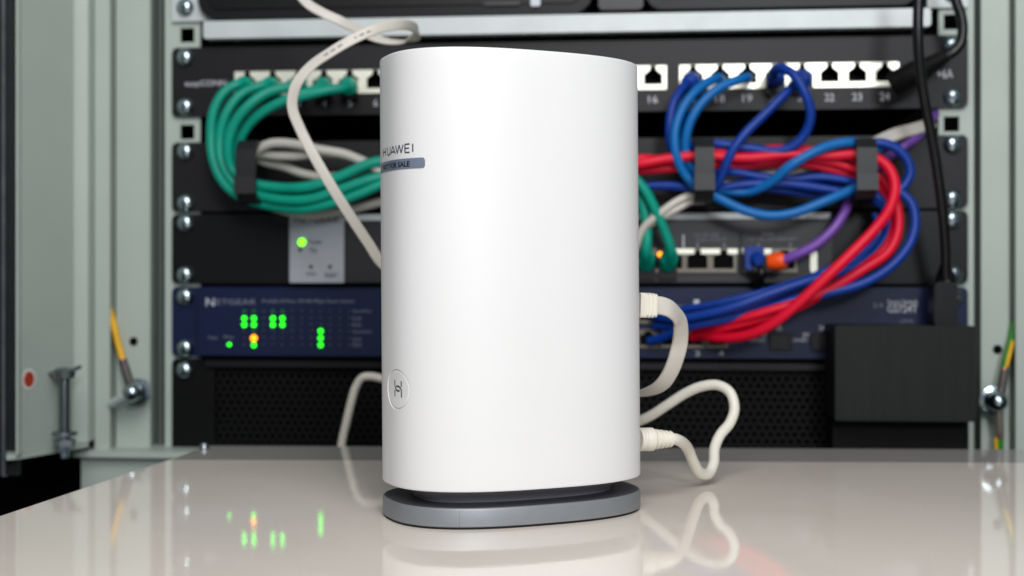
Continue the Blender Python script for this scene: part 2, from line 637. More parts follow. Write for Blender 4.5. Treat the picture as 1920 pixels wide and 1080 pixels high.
build('collar', lathe([(L - .006, .0034), (L - .0055, .0058), (L - .001, .0064), (L, .0046)], (bp_.x, bp_.y, bp_.z), (0, 0, 1), 24), M['steeld'], pin, True)
hk = [at(93, 690, 44), at(100, 699, 52), at(112, 699, 58), at(121, 696, 62), at(136, 694, 60), at(143, 690, 56)]
build('bracket', sweep(catmull(hk, 5), flatsec(0.0075, 0.0022)), M['steeld'], pin, True)
# dot sticker on the slanting door face
def on_door(px, py):
    a = Vector((dp[2][0], dp[2][1])); b = Vector((dp[3][0], dp[3][1]))
    d = FWD + RIGHT * ((px - 960) / F)
    # 2-D ray / segment intersection
    e = b - a
    den = d.x * e.y - d.y * e.x
    t = ((a.x - CAM.x) * e.y - (a.y - CAM.y) * e.x) / den
    n = Vector((e.y, -e.x)).normalized()
    if n.y > 0:
        n = -n
    return CAM + (d + Vector((0, 0, -(py - 522) / F))) * t, Vector((n.x, n.y, 0)), Vector((e.x, e.y, 0)).normalized()
c_, n_, e_ = on_door(53, 711)
def disc(c, n, e, rx, rz, lift, m, name, parent):
    bm = bmesh.new()
    vs = [bm.verts.new(c + n * lift + e * (rx * math.cos(2 * math.pi * i / 28)) + Vector((0, 0, rz * math.sin(2 * math.pi * i / 28)))) for i in range(28)]
    vb = [bm.verts.new(v.co - n * 0.0002) for v in vs]
    bm.faces.new(vs)
    for i in range(28):
        bm.faces.new((vs[i], vb[i], vb[(i + 1) % 28], vs[(i + 1) % 28]))
    return build(name, bm, m, parent)
st = disc(c_, n_, e_, .0062, .0062, .0004, M['paper'], 'dot_sticker', door)
disc(c_, n_, e_, .0042, .0044, .0007, M['rust'], 'red_dot', st)


# ground bolts with their wires
def ground_bolt(label, pc, off, prof_, wires, lug_pts):
    c = at(pc[0], pc[1], off)
    g = thing('ground_bolt', label, 'bolt', c, 'earthing bolts on the cabinet posts')
    build('dome_nut', lathe(prof_, c + Vector((0, 0.006, 0)), (0, -1, 0), 28), M['steel'], g, True)
    for w in lug_pts:
        pts = [at(*p) for p in w['p']]
        build(w['n'], sweep(catmull(pts, 6), flatsec(w['w'], w['t']) if w['t'] else circ(w['w'])), M[w['m']], g, True)
    return g


dome = [(-0.004, .0072), (-0.0035, .0080), (-0.0015, .0080), (-0.0010, .0060), (0.001, .0058)] + \
       [(0.0060 + .0058 * math.sin(a), .0058 * math.cos(a)) for a in [R(-30 + 120 * i / 10) for i in range(10)]] + [(0.0118, 0)]
ground_bolt('chrome dome nut with a yellow earth wire, on the left green post', (248, 736), 22, dome, None, [
    dict(n='washer', p=[(214, 757, 14), (226, 750, 17), (240, 742, 20)], w=.0100, t=.0052, m='bar'),
    dict(n='lug', p=[(248, 728, 15), (242, 712, 15), (235, 690, 14), (230, 676, 13)], w=.0026, t=0, m='shrink'),
    dict(n='strand', p=[(232, 682, 13.5), (229, 672, 13)], w=.0021, t=0, m='copper'),
    dict(n='wire', p=[(230, 674, 13), (222, 645, 11), (214, 612, 10), (207, 588, 7), (198, 560, 3)], w=.0022, t=0, m='yellow')])
ground_bolt('chrome dome nut with green and yellow earth wires above and below, on the right post', (1871, 753), 20, dome, None, [
    dict(n='lug', p=[(1875, 742, 14), (1878, 728, 13), (1882, 706, 12), (1884, 694, 11)], w=.0026, t=0, m='shrink'),
    dict(n='strand', p=[(1882, 696, 11.5), (1884, 688, 11)], w=.0020, t=0, m='copper'),
    dict(n='wire', p=[(1883, 690, 11), (1888, 668, 10), (1896, 640, 6), (1900, 605, 2)], w=.0022, t=0, m='greenw'),
    dict(n='stripe', p=[(1887, 688, 12.6), (1892, 668, 11.8), (1899, 640, 7.8)], w=.0012, t=0, m='yellow'),
    dict(n='lug', p=[(1872, 770, 14), (1873, 790, 13), (1874, 806, 12), (1874, 822, 11)], w=.0026, t=0, m='jackm'),
    dict(n='strand', p=[(1874, 800, 13.2), (1874, 822, 12.2)], w=.0016, t=0, m='copper'),
    dict(n='wire', p=[(1874, 820, 11), (1874, 850, 10), (1873, 890, 8)], w=.0023, t=0, m='greenw'),
    dict(n='stripe', p=[(1867, 822, 12.4), (1868, 850, 11.4), (1867, 890, 9.4)], w=.0010, t=0, m='yellow')])
for px_, py_, off_ in ((251, 640, 4), (1870, 655, 2)):
    c = at(px_, py_, off_)
    build('drilled_hole', lathe([(0, .0027), (.0002, .0027), (.0003, 0)], c + Vector((0, -0.0004, 0)), (0, -1, 0), 20), M['void'], cab)

# ------------------------------------------------------------------ rack equipment
def screw_mesh():
    bm = bmesh.new()
    n = 28
    prof_ = [(0, .0052), (.0006, .0056), (.0012, .0056), (.0020, .0053), (.0030, .0046), (.0038, .0036), (.0043, .0026), (.0045, .0016)]
    rings = []
    for h, r in prof_:
        rings.append([bm.verts.new((r * math.cos(2 * math.pi * i / n), -h, r * math.sin(2 * math.pi * i / n))) for i in range(n)])
    # cross recess: alternate inner ring
    inner = []
    for i in range(n):
        a = 2 * math.pi * i / n
        dep = 0.0028 if (min((a % (math.pi / 2)), math.pi / 2 - a % (math.pi / 2)) < 0.35) else 0.0046
        inner.append(bm.verts.new((.0010 * math.cos(a), -dep, .0010 * math.sin(a))))
    rings.append(inner)
    for a, b in zip(rings, rings[1:]):
        for i in range(n):
            j = (i + 1) % n
            bm.faces.new((a[i], a[j], b[j], b[i]))
    c = bm.verts.new((0, -.0026, 0))
    for i in range(n):
        bm.faces.new((inner[i], inner[(i + 1) % n], c))
    bm.faces.new(rings[0])
    bmesh.ops.recalc_face_normals(bm, faces=bm.faces)
    me = bpy.data.meshes.new('screw')
    bm.to_mesh(me)
    bm.free()
    me.polygons.foreach_set('use_smooth', [True] * len(me.polygons))
    me.set_sharp_from_angle(angle=R(40))
    me.materials.append(M['steel'])
    return me


SCREW = screw_mesh()


def screws(parent, zs, y=0.0, sides=(-1, 1)):
    o0 = origin(parent)
    for s in sides:
        for z in zs:
            o = bpy.data.objects.new('screw', SCREW)
            COL.objects.link(o)
            o.parent = parent
            o.location = Vector((s * 0.2326 + random.uniform(-.0004, .0004), y, z * mm)) - o0
            o.rotation_euler = (random.uniform(-.06, .06), random.uniform(0, 1.5), random.uniform(-.06, .06))


def unit(name, label, cat, z0, z1, m, depth=0.16, holes=(), th=0.0026, ears=True, body=True):
    t = thing(name, label, cat, (0, 0, z0 * mm))
    build('front_plate', plate(rrect(-.2413, .2413, z0 * mm + .0004, z1 * mm - .0004, .0035), holes, 0.0, th), m, t)
    if body:
        build('chassis', nbox(-.218, .218, th + 0.0132, depth, z0 * mm + .002, z1 * mm - .002), M['matte'], t)
    return t


# ---- patch panel
PORTX = [-.1930 + .0161 * i for i in range(8)] + [-.0560 + .0161 * i for i in range(8)] + [.0805 + .0161 * i for i in range(8)]
groups = [(-.1930 - .0078, -.1930 + 7 * .0161 + .0078), (-.0560 - .0078, -.0560 + 7 * .0161 + .0078), (.0805 - .0078, .0805 + 7 * .0161 + .0078)]
holes = [[(a, .2066), (b, .2066), (b, .2210), (a, .2210)] for a, b in groups]
pp = unit('patch_panel', 'black 24-port patch panel with cream jacks and white port numbers, top of the rack', 'patch panel', 193.3, 237, M['black'], holes=holes)
screws(pp, (230.5, 199.9))


def port_frame_mesh():
    h = [(-.0055, .2096), (.0055, .2096), (.0055, .2160), (.0048, .2160), (.0018, .2186), (.0018, .2209), (-.0018, .2209), (-.0018, .2186), (-.0048, .2160), (-.0055, .2160)]
    bm = plate([(-.0080, .2066), (.0080, .2066), (.0080, .2210), (-.0080, .2210)], [h], -.0012, -.0006)
    for v in bm.verts:
        v.co.z -= .2066
    bmesh.ops.recalc_face_normals(bm, faces=bm.faces)
    me = bpy.data.meshes.new('port')
    bm.to_mesh(me); bm.free()
    me.materials.append(M['jack'])
    # cavity: open box plus contact tongue
    bm = bmesh.new()
    x, z0, z1, y0, y1 = .0074, .0004, .0142, -.0005, .012
    v = [bm.verts.new(p) for p in ((-x, y0, z0), (x, y0, z0), (x, y0, z1), (-x, y0, z1), (-x, y1, z0), (x, y1, z0), (x, y1, z1), (-x, y1, z1))]
    for f in ((4, 5, 6, 7), (0, 1, 5, 4), (1, 2, 6, 5), (2, 3, 7, 6), (3, 0, 4, 7)):
        bm.faces.new([v[i] for i in f])
    box(bm, -.0042, .0042, .003, .011, .0045, .0062)
    m2 = bpy.data.meshes.new('socket')
    bm.to_mesh(m2); bm.free()
    m2.materials.append(M['void'])
    return me, m2


PF, PS = port_frame_mesh()
for i, x in enumerate(PORTX):
    o = bpy.data.objects.new('port', PF)
    COL.objects.link(o)
    o.parent = pp
    o.location = Vector((x, 0, .2066)) - origin(pp)
    s = bpy.data.objects.new('socket', PS)
    COL.objects.link(s)
    s.parent = o
    n = str(i + 1)
    w = .0026 if len(n) == 1 else .0056
    lettering(n, x - w / 2, x + w / 2, .1985, .2030, -.0003, M['print'], pp, 'port_number')
pxtext('easyCONN', 347, 424, 150, 165, 0.3, M['print'], pp, 'brand_print')
pxtext('+6A', 1757, 1787, 130, 147, 0.3, M['print'], pp, 'brand_print')

# ---- galvanised shelf edge over the patch panel and the two black devices on it
tray = thing('sheet_metal_tray', 'pale galvanised tray edge running under the two black devices at the top', 'tray', (0, 0, .2408))
bl, br = xat(381, 8), xat(1746, 8)
build('tray_lip', plate(rrect(bl, br, .2405, .2512, .0022), [], -.008, .0), M['bar'], tray, bevel=0.0005)
build('tray_floor', nbox(bl + .002, br - .002, .0003, .20, .2493, .2510), M['bar'], tray)
for s in (-1, 1):
    xo = s * .2413
    xi = s * .2180
    build('bracket', plate([(min(xo, xi), .2530), (max(xo, xi) + (0.004 if s < 0 else 0), .2530), (max(xo, xi), .295), (min(xo, xi), .295)], [], 0, .0025), M['bar'], tray)
screws(tray, (261.5, 277.5))


def black_device(name, label, px0, px1, off, zlo, zhi, r, depth):
    x0, x1 = xat(px0, off), xat(px1, off)
    t = thing(name, label, 'network device', ((x0 + x1) / 2, -off * mm, zlo), )
    bm = plate(rrect(x0, x1, zlo, zhi, r, 8), [], -off * mm, -off * mm + depth)
    build('housing', bm, M['gloss'], t, True, bevel=0.0012)
    bm = plate(rrect(x0 + .006, x1 - .006, zlo + .0065, zhi - .004, r * .6, 8), [], -off * mm - .0012, -off * mm + .001)
    build('front_panel', bm, M['black2'], t, True, bevel=0.0004)
    return t


d1 = black_device('set_top_device', 'wide glossy black device with rounded corners, top left on the tray', 371, 1112, 6, .2520, .2960, .014, .12)
c = at(1003, 5, 8)
build('silver_badge', plate(rrect(xat(995, 8), xat(1013, 8), .2565, .2760, .001), [], -.0085, -.0071), M['silver'], d1, bevel=.0003)
build('silver_badge', plate(rrect(xat(1117 - 210, 8), xat(975, 8), .2575, .2600, .0008), [], -.0078, -.0071), M['charcoal'], d1)
d2 = black_device('set_top_device', 'second glossy black device, right of the silver badge and left of the black cord', 1211, 1722, 6, .2538, .2960, .010, .12)
d3 = thing('small_grey_box', 'small grey box standing between the two black devices at the top', 'box', at(1160, 20, 4))
build('housing', plate(rrect(xat(1122, 4), xat(1206, 4), .2545, .2960, .003), [], -.004, .08), M['charcoal'], d3, bevel=.001)

# ---- cable manager with D rings
cm = unit('cable_manager', 'black cable management panel with rings, behind the bundled coloured cables', 'cable manager', 134.2, 178, M['black'])
screws(cm, (172, 140))
for (pa, pb) in ((441, 482), (985, 1025), (1301, 1341), (1604, 1646)):
    left = pa < 600
    o1 = 46
    x0, x1 = xat(pa + 2, o1), xat(pb - 2, o1)
    zt, zb = zat((pa + pb) / 2, 262 if left else 258, o1), zat((pa + pb) / 2, 378 if left else 372, o1)
    xm = (x0 + x1) / 2
    ys = [0, -.030, -.042, -.046, -.046, -.046, -.046, -.042, -.030, 0]
    zs = [zt, zt, zt - .0015, zt - .006, zt - .014, zb + .014, zb + .006, zb + .0015, zb, zb]
    bm = bmesh.new()
    rings = []
    P = [Vector((xm, y, z)) for y, z in zip(ys, zs)]
    for i, p in enumerate(P):
        t = (P[min(i + 1, 9)] - P[max(i - 1, 0)]).normalized()
        nrm = Vector((0, t.z, -t.y)) * -1
        w = (x1 - x0) / 2
        rings.append([bm.verts.new(p + Vector((sx * w, 0, 0)) + nrm * (k * .0014)) for sx, k in ((-1, -1), (1, -1), (1, 1), (-1, 1))])
    for a, b in zip(rings, rings[1:]):
        for j in range(4):
            bm.faces.new((a[j], a[(j + 1) % 4], b[(j + 1) % 4], b[j]))
    bm.faces.new(rings[0]); bm.faces.new(rings[-1])
    ring = build('cable_ring', bm, M['strap'], cm, bevel=.0006)
    # closing clip on the lower half of the ring
    zc = zt + (zb - zt) * .60
    build('clip', nbox(x0 - .0003, x1 + .0003, -.0494, -.0462, zb + .0045, zc), M['charcoal'], ring, bevel=.0008)

# ---- third unit: firewall in a black tray
fw = unit('firewall_unit', 'black rack unit with silver label plate, green power light and grey port face', 'firewall', 89.5, 133.3, M['black2'])
screws(fw, (127.5, 95.3))
o = 5
a, b = at(541, 533, o), at(1562, 405, o)
fz0, fz1 = .0905, .1325
build('face', plate(rrect(xat(541, o), xat(1560, o), fz0, fz1, .0015), [], -.005, -.0002), M['charcoal'], fw, bevel=.0004)
lab = build('label_plate', plate(rrect(xat(543, 6), xat(645, 6), zat(560, 530, 6), fz1 - .0006, .0008), [], -.0062, -.0052), M['silver'], fw)
build('top_strip', nbox(xat(646, 6), xat(1556, 6), -.0064, -.0052, .1283, fz1 - .0006), M['bar'], fw, bevel=.0002)
pxtext('NETGEAR', 552, 636, 405, 418, 6.6, M['printd'], lab, 'brand_print')
pxtext('ProSafe VPN Firewall', 1430, 1556, 405, 417, 6.8, M['printd'], fw, 'model_print')
pxtext('Power', 580, 604, 449, 458, 6.6, M['printd'], lab)
pxtext('Test', 580, 594, 464, 473, 6.6, M['printd'], lab)
pxtext('WAN', 574, 592, 510, 517, 6.6, M['printd'], lab)
pxtext('RESET', 609, 634, 512, 520, 6.6, M['printd'], lab)


def led(px, py, off, r, m, parent):
    c = at(px, py, off)
    return build('led', lathe([(0, r * mm), (.0008, r * mm * .85), (.0011, 0)], c, (0, -1, 0), 14), m, parent, True)


led(566, 454, 6.3, 2.3, M['led_y'], lab)
led(563, 468, 6.3, 1.3, M['printd'], lab)
led(583, 500, 6.3, 1.2, M['printd'], lab)
led(619, 500, 6.3, 1.2, M['printd'], lab)
led(1403, 478, 8.4, 1.5, M['led_y'], fw)
led(1238, 477, 8.4, 1.6, M['led_o'], fw)


def jack_dark(px0, px1, py0, py1, off, m, parent, tongue=True):
    """metal jack frame with a stepped black mouth"""
    x0, x1 = xat(px0, off), xat(px1, off)
    z0, z1 = zat((px0 + px1) / 2, py1, off), zat((px0 + px1) / 2, py0, off)
    y = -off * mm
    w = x1 - x0
    h = z1 - z0
    xm = (x0 + x1) / 2
    hole = [(x0 + w * .10, z0 + h * .16), (x1 - w * .10, z0 + h * .16), (x1 - w * .10, z0 + h * .68), (xm + w * .17, z0 + h * .78), (xm + w * .17, z0 + h * .93),
            (xm - w * .17, z0 + h * .93), (xm - w * .17, z0 + h * .78), (x0 + w * .10, z0 + h * .68)]
    f = build('port', plate([(x0, z0), (x1, z0), (x1, z1), (x0, z1)], [hole], y - .0022, y - .0004), m, parent)
    build('socket', nbox(x0 + w * .06, x1 - w * .06, y - .0006, y + .0003, z0 + h * .1, z1 - h * .03), M['void'], f)
    return f


for c0 in (1215, 1260, 1307, 1356, 1416, 1470):
    jack_dark(c0 - 24, c0 + 24, 466, 511, 5, M['jackd'], fw)
for a_, b_ in ((1263, 1302), (1314, 1350), (1364, 1383), (1391, 1408), (1430, 1446)):
    build('contact_shield', nbox(xat(a_, 7), xat(b_, 7), -.0080, -.0071, zat(a_, 476, 7), zat(a_, 466.5, 7)), M['jack'], fw, bevel=.0002)
for s_, c0, c1, r0, r1 in (('10/100/1000', 1302, 1348, 437, 445), ('LAN PORTS', 1306, 1362, 446, 453), ('WAN', 1428, 1450, 435, 443), ('10/100 INTERNET', 1402, 1496, 445, 452)):
    pxtext(s_, c0, c1, r0, r1, 5.6, M['printg'], fw)
for c0 in (1306, 1356, 1420, 1480):
    pxtext('1', c0, c0 + 4, 456, 463, 5.6, M['printg'], fw)
build('divider', nbox(xat(1280, 6), xat(1283, 6), -.0060, -.0051, zat(1280, 505, 6), zat(1280, 440, 6)), M['silver'], fw)
build('divider', nbox(xat(1388, 6), xat(1391, 6), -.0060, -.0051, zat(1388, 512, 6), zat(1388, 432, 6)), M['black'], fw)
build('slot_cover', plate(rrect(xat(1519, 6), xat(1532, 6), zat(1525, 511, 6), zat(1525, 471, 6), .0012), [], -.0068, -.0052), M['jack'], fw, bevel=.0003)

# ---- blue switch
sw = unit('network_switch', 'navy blue 24-port network switch with rows of lit green lights', 'network switch', 44.2, 88.2, M['blue'])
screws(sw, (81.7, 49.8))
build('face', plate(rrect(xat(372, 9), xat(1744, 9), .0458, .0865, .0014), [], -.009, -.0003), M['blue'], sw, bevel=.0008)
o = 9.3
pxtext('N', 386, 402, 559, 574, o, M['print'], sw, 'logo_print')
pxtext('ETGEAR', 406, 480, 561, 571, o, M['printg'], sw, 'brand_print')
pxtext('ProSafe 24 Port 10/100 Mbps Smart Switch', 492, 664, 561, 570, o, M['printg'], sw, 'model_print')
for s_, r0 in (('Speed/Act', 580), ('Link', 593), ('FDX', 606), ('Speed/Act', 619), ('Link', 632), ('FDX', 643)):
    pxtext(s_, 661, 697 if len(s_) > 4 else 678, r0, r0 + 7, o, M['printg'], sw, 'row_print')
pxtext('Power', 391, 408, 630, 636, o, M['printg'], sw)
pxtext('Fan', 421, 438, 629, 635, o, M['printg'], sw)
pxtext('Smart Switch', 1664, 1720, 562, 570, o, M['print'], sw, 'model_print')
pxtext('GS724T', 1664, 1720, 572, 586, o, M['print'], sw, 'model_print')
pxtext('24', 1636, 1656, 568, 577, o, M['printg'], sw)
pxtext('v2H2', 1686, 1712, 599, 605, o, M['printg'], sw)
on = {(0, 1), (1, 1), (0, 2), (1, 2), (3, 1), (4, 1), (3, 2), (4, 2), (8, 3), (8, 4), (8, 5), (1, 5)}
dim = {(0, 0), (1, 0), (3, 0), (4, 0), (1, 3)}
rows = [584, 597, 609, 621, 634, 647]
for i in range(12):
    for j in range(6):
        px_ = 458 + i * 17.9
        if (i, j) == (1, 4):
            led(px_, rows[j], o, 2.0, M['led_o'], sw)
        elif (i, j) in on:
            led(px_, rows[j], o, 1.55, M['led_g'], sw)
        elif (i, j) in dim:
            led(px_, rows[j], o, 1.3, M['led_d'], sw)
        else:
            led(px_, rows[j], o, 0.9, M['led_off'], sw)
led(430, 646, o, 1.2, M['led_g'], sw)
for c0 in (1215, 1258, 1301, 1344):
    f = jack_dark(c0 - 20, c0 + 20, 572, 606, 9, M['jackd'], sw)
    f = jack_dark(c0 - 20, c0 + 20, 618, 652, 9, M['jackd'], sw)
for n_, c0, r0 in (('1', 1306, 562), ('3', 1352, 561), ('2', 1308, 658), ('4', 1352, 658), ('25', 1461, 611), ('26', 1540, 610)):
    pxtext(n_, c0 - 5, c0 + 5, r0, r0 + 9, o, M['print'], sw, 'port_number')
pxtext('SFP', 1427, 1438, 624, 634, o, M['print'], sw)
pxtext('COMBO', 1405, 1435, 635, 641, o, M['print'], sw)
pxtext('SFP', 1505, 1517, 624, 634, o, M['print'], sw)
pxtext('COMBO', 1484, 1514, 635, 641, o, M['print'], sw)
for c0 in (1464, 1541):
    x0, x1 = xat(c0 - 21, 9), xat(c0 + 21, 9)
    z0, z1 = zat(c0, 656, 9), zat(c0, 624, 9)
    fr = build('fibre_slot', plate(rrect(x0, x1, z0, z1, .001), [rrect(x0 + .0012, x1 - .0012, z0 + .0012, z1 - .0012, .0006)], -.0115, -.0092), M['black2'], sw)
    build('flap', nbox(x0 + .0012, x1 - .0012, -.0104, -.0093, z0 + .0012, z1 - .0012), M['black'], fr)

# ---- perforated panel below
pf = thing('perforated_panel', 'black perforated rack panel at the bottom, below the blue switch', 'rack panel', (0, 0, -.012))
gx0, gx1, gz0, gz1 = -.2140, .1900, -.0090, .0370
outer = rrect(-.2413, .2413, -.020, .0432, .0035)
build('frame', plate(outer, [[(gx0, gz0), (gx1, gz0), (gx1, gz1), (gx0, gz1)]], 0, .0026), M['matte'], pf)
build('upper_lip', nbox(-.219, .219, -.0030, -.0002, .0385, .0422), M['black'], pf, bevel=.0006)
bm = bmesh.new()
pitch = .0048
hexr = pitch / math.sqrt(3)
row = 0
z = gz0
vcache = {}


def hv(x, y, z):
    k_ = (round(x * 2e4), round(y * 2e4), round(z * 2e4))
    if k_ not in vcache:
        vcache[k_] = bm.verts.new((x, y, z))
    return vcache[k_]


while z < gz1 + .002:
    x = gx0 + (pitch / 2 if row % 2 else 0)
    while x < gx1 + .002:
        out_, in_, inb = [], [], []
        for k_ in range(6):
            a_ = R(30 + 60 * k_)
            out_.append(hv(x + hexr * math.cos(a_), .0030, z + hexr * math.sin(a_)))
            in_.append(bm.verts.new((x + 0.0015 * math.cos(a_), .0030, z + 0.0015 * math.sin(a_))))
            inb.append(bm.verts.new((x + 0.0015 * math.cos(a_), .0046, z + 0.0015 * math.sin(a_))))
        for k_ in range(6):
            l_ = (k_ + 1) % 6
            bm.faces.new((out_[k_], out_[l_], in_[l_], in_[k_]))
            bm.faces.new((in_[k_], in_[l_], inb[l_], inb[k_]))
        x += pitch
    z += pitch * math.sqrt(3) / 2
    row += 1
g = build('perforated_grille', bm, M['matte'], pf)
g['kind'] = 'stuff'
build('dark_backing', nbox(-.215, .215, .03, .032, -.018, .042), M['void'], pf)  # near-black sheet put in as the darkness seen through the holes
screws(pf, (36.2,))
screws(pf, (5.0,), sides=(1,))


# ------------------------------------------------------------------ cables
def cable(label, pts, r, m, group, name='network_cable', plug=None, cat='cable', sides=12, sub=7):
    P = [at(*p) for p in pts]
    path = catmull(P, sub)
    t = thing(name, label, cat, P[0], group)
    build('cord', sweep(path, circ(r * (1.08 if m == 'green' else 0.98) * mm, sides)), M[m], t, True)
    if plug:
        q = P[0]
        build('boot', lathe([(0, .0050), (.002, .0058), (.008, .0054), (.009, .0042), (.010, .0050), (.011, .0041), (.012, .0046), (.013, .0038), (.0135, .003)],
                            q + Vector((0, .004, 0)), (P[1] - q) + Vector((0, -.006 if plug != 'green' else .001, 0)), 12), M[plug], t, True)
        build('plug', nbox(q.x - .0056, q.x + .0056, q.y + .002, .006, q.z - .0085, q.z + .0030), M['black2'], t, bevel=.0006)
    return t


GG = 'green patch cables from the patch panel'
gp = [(PORTX[i], .2125) for i in range(5)]


def pport(i, off):   # photograph position of a patch port, as a path point
    p = Vector((PORTX[i], -off * mm, .2112)) - CAM
    dd = p.dot(FWD)
    return (960 + F * p.dot(RIGHT) / dd, 522 - F * p.z / dd, off)


cable('outermost green patch cable, from port 1 down the left side of the bundle',
      [pport(0, 9), (452, 156, 20), (424, 170, 24), (402, 205, 26), (396, 260, 26), (402, 305, 28), (420, 342, 30), (450, 368, 32), (500, 384, 32), (560, 392, 34), (620, 382, 36), (670, 365, 36), (730, 340, 34), (800, 330, 30), (880, 330, 26)], 2.9, 'green', GG, plug='green')
cable('green patch cable second from the outside, from port 2',
      [pport(1, 9), (500, 158, 22), (455, 175, 27), (425, 212, 30), (412, 262, 30), (416, 305, 31), (436, 340, 32), (460, 358, 34), (520, 374, 36), (580, 374, 38), (640, 355, 38), (700, 335, 36), (770, 325, 30), (860, 330, 26)], 2.9, 'green', GG, plug='green')
cable('bright green patch cable nearest the camera, arching from port 3 to the first ring',
      [pport(2, 9), (560, 160, 26), (505, 172, 34), (462, 202, 38), (436, 240, 38), (428, 285, 36), (436, 318, 34), (462, 340, 34), (520, 352, 34), (580, 350, 36), (640, 330, 36), (700, 305, 34), (770, 300, 30), (850, 300, 26)], 3.0, 'green', GG, plug='green')
cable('green patch cable from port 4, low in the plug row',
      [pport(3, 9), (605, 164, 24), (560, 178, 30), (500, 205, 32), (462, 240, 30), (444, 285, 28), (450, 325, 28), (480, 352, 28), (540, 364, 28), (600, 362, 28), (660, 345, 28), (720, 322, 26), (800, 316, 24)], 2.8, 'green', GG, plug='green')
cable('green patch cable from port 5, the rightmost green plug',
      [pport(4, 9), (650, 163, 22), (600, 172, 28), (530, 192, 30), (475, 222, 28), (448, 262, 24), (440, 310, 24), (455, 345, 24), (500, 372, 22), (560, 384, 22), (625, 372, 22), (680, 352, 22), (740, 330, 20), (820, 320, 20)], 2.8, 'green', GG, plug='green')
cable('green cable hanging right of the router down to the firewall port beside it',
      [(1252, 498, 10), (1258, 470, 22), (1246, 432, 26), (1228, 392, 28), (1206, 352, 30), (1170, 320, 30), (1120, 310, 28), (1050, 310, 26)], 2.7, 'green', 'green cables right of the router', plug='green')
cable('green cable half hidden by the right edge of the router',
      [(1212, 498, 10), (1212, 470, 22), (1213, 430, 22), (1208, 395, 22), (1196, 362, 22), (1160, 335, 22), (1110, 325, 22)], 2.9, 'green', 'green cables right of the router', plug='green')

GY = 'pale grey cables left of the router'
cable('upper pale grey cable looping out of the first ring', [(470, 300, 30), (484, 281, 34), (510, 269, 36), (550, 270, 36), (596, 280, 36), (650, 290, 34), (690, 308, 32), (730, 330, 30), (790, 350, 26)], 2.9, 'greyc', GY)
cable('middle pale grey cable in the loop behind the first ring', [(470, 305, 24), (482, 290, 28), (520, 292, 30), (560, 292, 30), (600, 286, 30), (660, 294, 28), (710, 314, 26), (780, 330, 24)], 2.8, 'greyc', GY)
cable('shaded grey cable lowest in the loop behind the first ring', [(475, 290, 20), (492, 302, 22), (530, 312, 22), (570, 326, 22), (610, 332, 22), (680, 325, 20), (760, 330, 20)], 2.8, 'greyc', GY)
cable('grey cable in shade under the green bundle', [(470, 372, 12), (510, 388, 12), (570, 402, 13), (640, 396, 13), (700, 382, 14), (780, 360, 14)], 2.8, 'greyc', GY)

GB = 'dark blue network cables right of the router'
cable('dark blue cable from port 17 beside the two light blue ones',
      [pport(16, 9), (1284, 160, 20), (1264, 192, 26), (1256, 232, 28), (1258, 272, 28), (1272, 308, 28), (1300, 335, 28), (1345, 352, 28), (1400, 346, 30), (1460, 343, 30), (1520, 350, 30), (1590, 362, 30), (1650, 372, 28), (1670, 420, 30), (1640, 474, 34), (1590, 505, 38), (1520, 525, 42), (1440, 552, 44), (1380, 574, 44), (1320, 590, 40), (1270, 598, 34), (1240, 596, 22), (1222, 592, 14)], 2.8, 'dblue', GB, plug='dblue')
cable('light blue cable from port 18 that dips below the rings',
      [pport(17, 9), (1344, 146, 22), (1310, 166, 30), (1282, 200, 34), (1266, 245, 36), (1268, 290, 36), (1288, 332, 34), (1320, 358, 34), (1352, 374, 36), (1395, 394, 38), (1440, 404, 38), (1485, 400, 38), (1545, 378, 38), (1605, 352, 34), (1660, 330, 28)], 2.9, 'lblue', 'light blue network cables')
cable('light blue cable from port 19 that climbs diagonally to the second ring',
      [pport(18, 9), (1396, 146, 26), (1350, 164, 32), (1312, 198, 34), (1290, 240, 34), (1286, 285, 32), (1304, 325, 30), (1345, 352, 28), (1400, 360, 28), (1445, 342, 34), (1480, 312, 40), (1524, 286, 40), (1560, 272, 38), (1600, 267, 36), (1650, 280, 30)], 2.9, 'lblue', 'light blue network cables')
cable('dark blue cable from port 20 making the wide loop down past port 21',
      [pport(19, 9), (1450, 134, 26), (1466, 128, 36), (1488, 140, 42), (1508, 172, 44), (1520, 212, 42), (1512, 246, 38), (1490, 272, 36), (1455, 284, 34), (1405, 278, 32), (1345, 270, 32), (1290, 275, 26)], 2.9, 'dblue', GB, plug='dblue')
cable('dark blue cable from port 21 running diagonally down left to the ring',
      [pport(20, 9), (1498, 150, 28), (1470, 178, 34), (1430, 218, 36), (1394, 254, 38), (1370, 288, 38), (1356, 322, 36), (1340, 350, 32), (1310, 352, 28), (1250, 348, 24), (1180, 350, 22)], 2.8, 'dblue', GB, plug='dblue')
cable('dark blue cable lying in the middle of the bundle between the two rings',
      [(1290, 340, 22), (1345, 322, 26), (1380, 323, 28), (1430, 332, 28), (1480, 336, 28), (1540, 332, 28), (1600, 342, 28), (1650, 360, 26), (1685, 352, 26)], 2.6, 'dblue', GB)
cable('dark blue cable bulging out right of the second ring and sweeping back down left',
      [(1560, 300, 28), (1610, 276, 32), (1648, 268, 34), (1680, 278, 34), (1702, 302, 34), (1706, 328, 34), (1692, 352, 34), (1686, 356, 34), (1708, 380, 36), (1716, 414, 38), (1706, 456, 40), (1672, 498, 42), (1620, 530, 42), (1548, 550, 42), (1490, 562, 40), (1430, 580, 38), (1360, 598, 36), (1290, 612, 32), (1240, 634, 20), (1218, 640, 14)], 2.9, 'dblue', GB, plug='dblue')
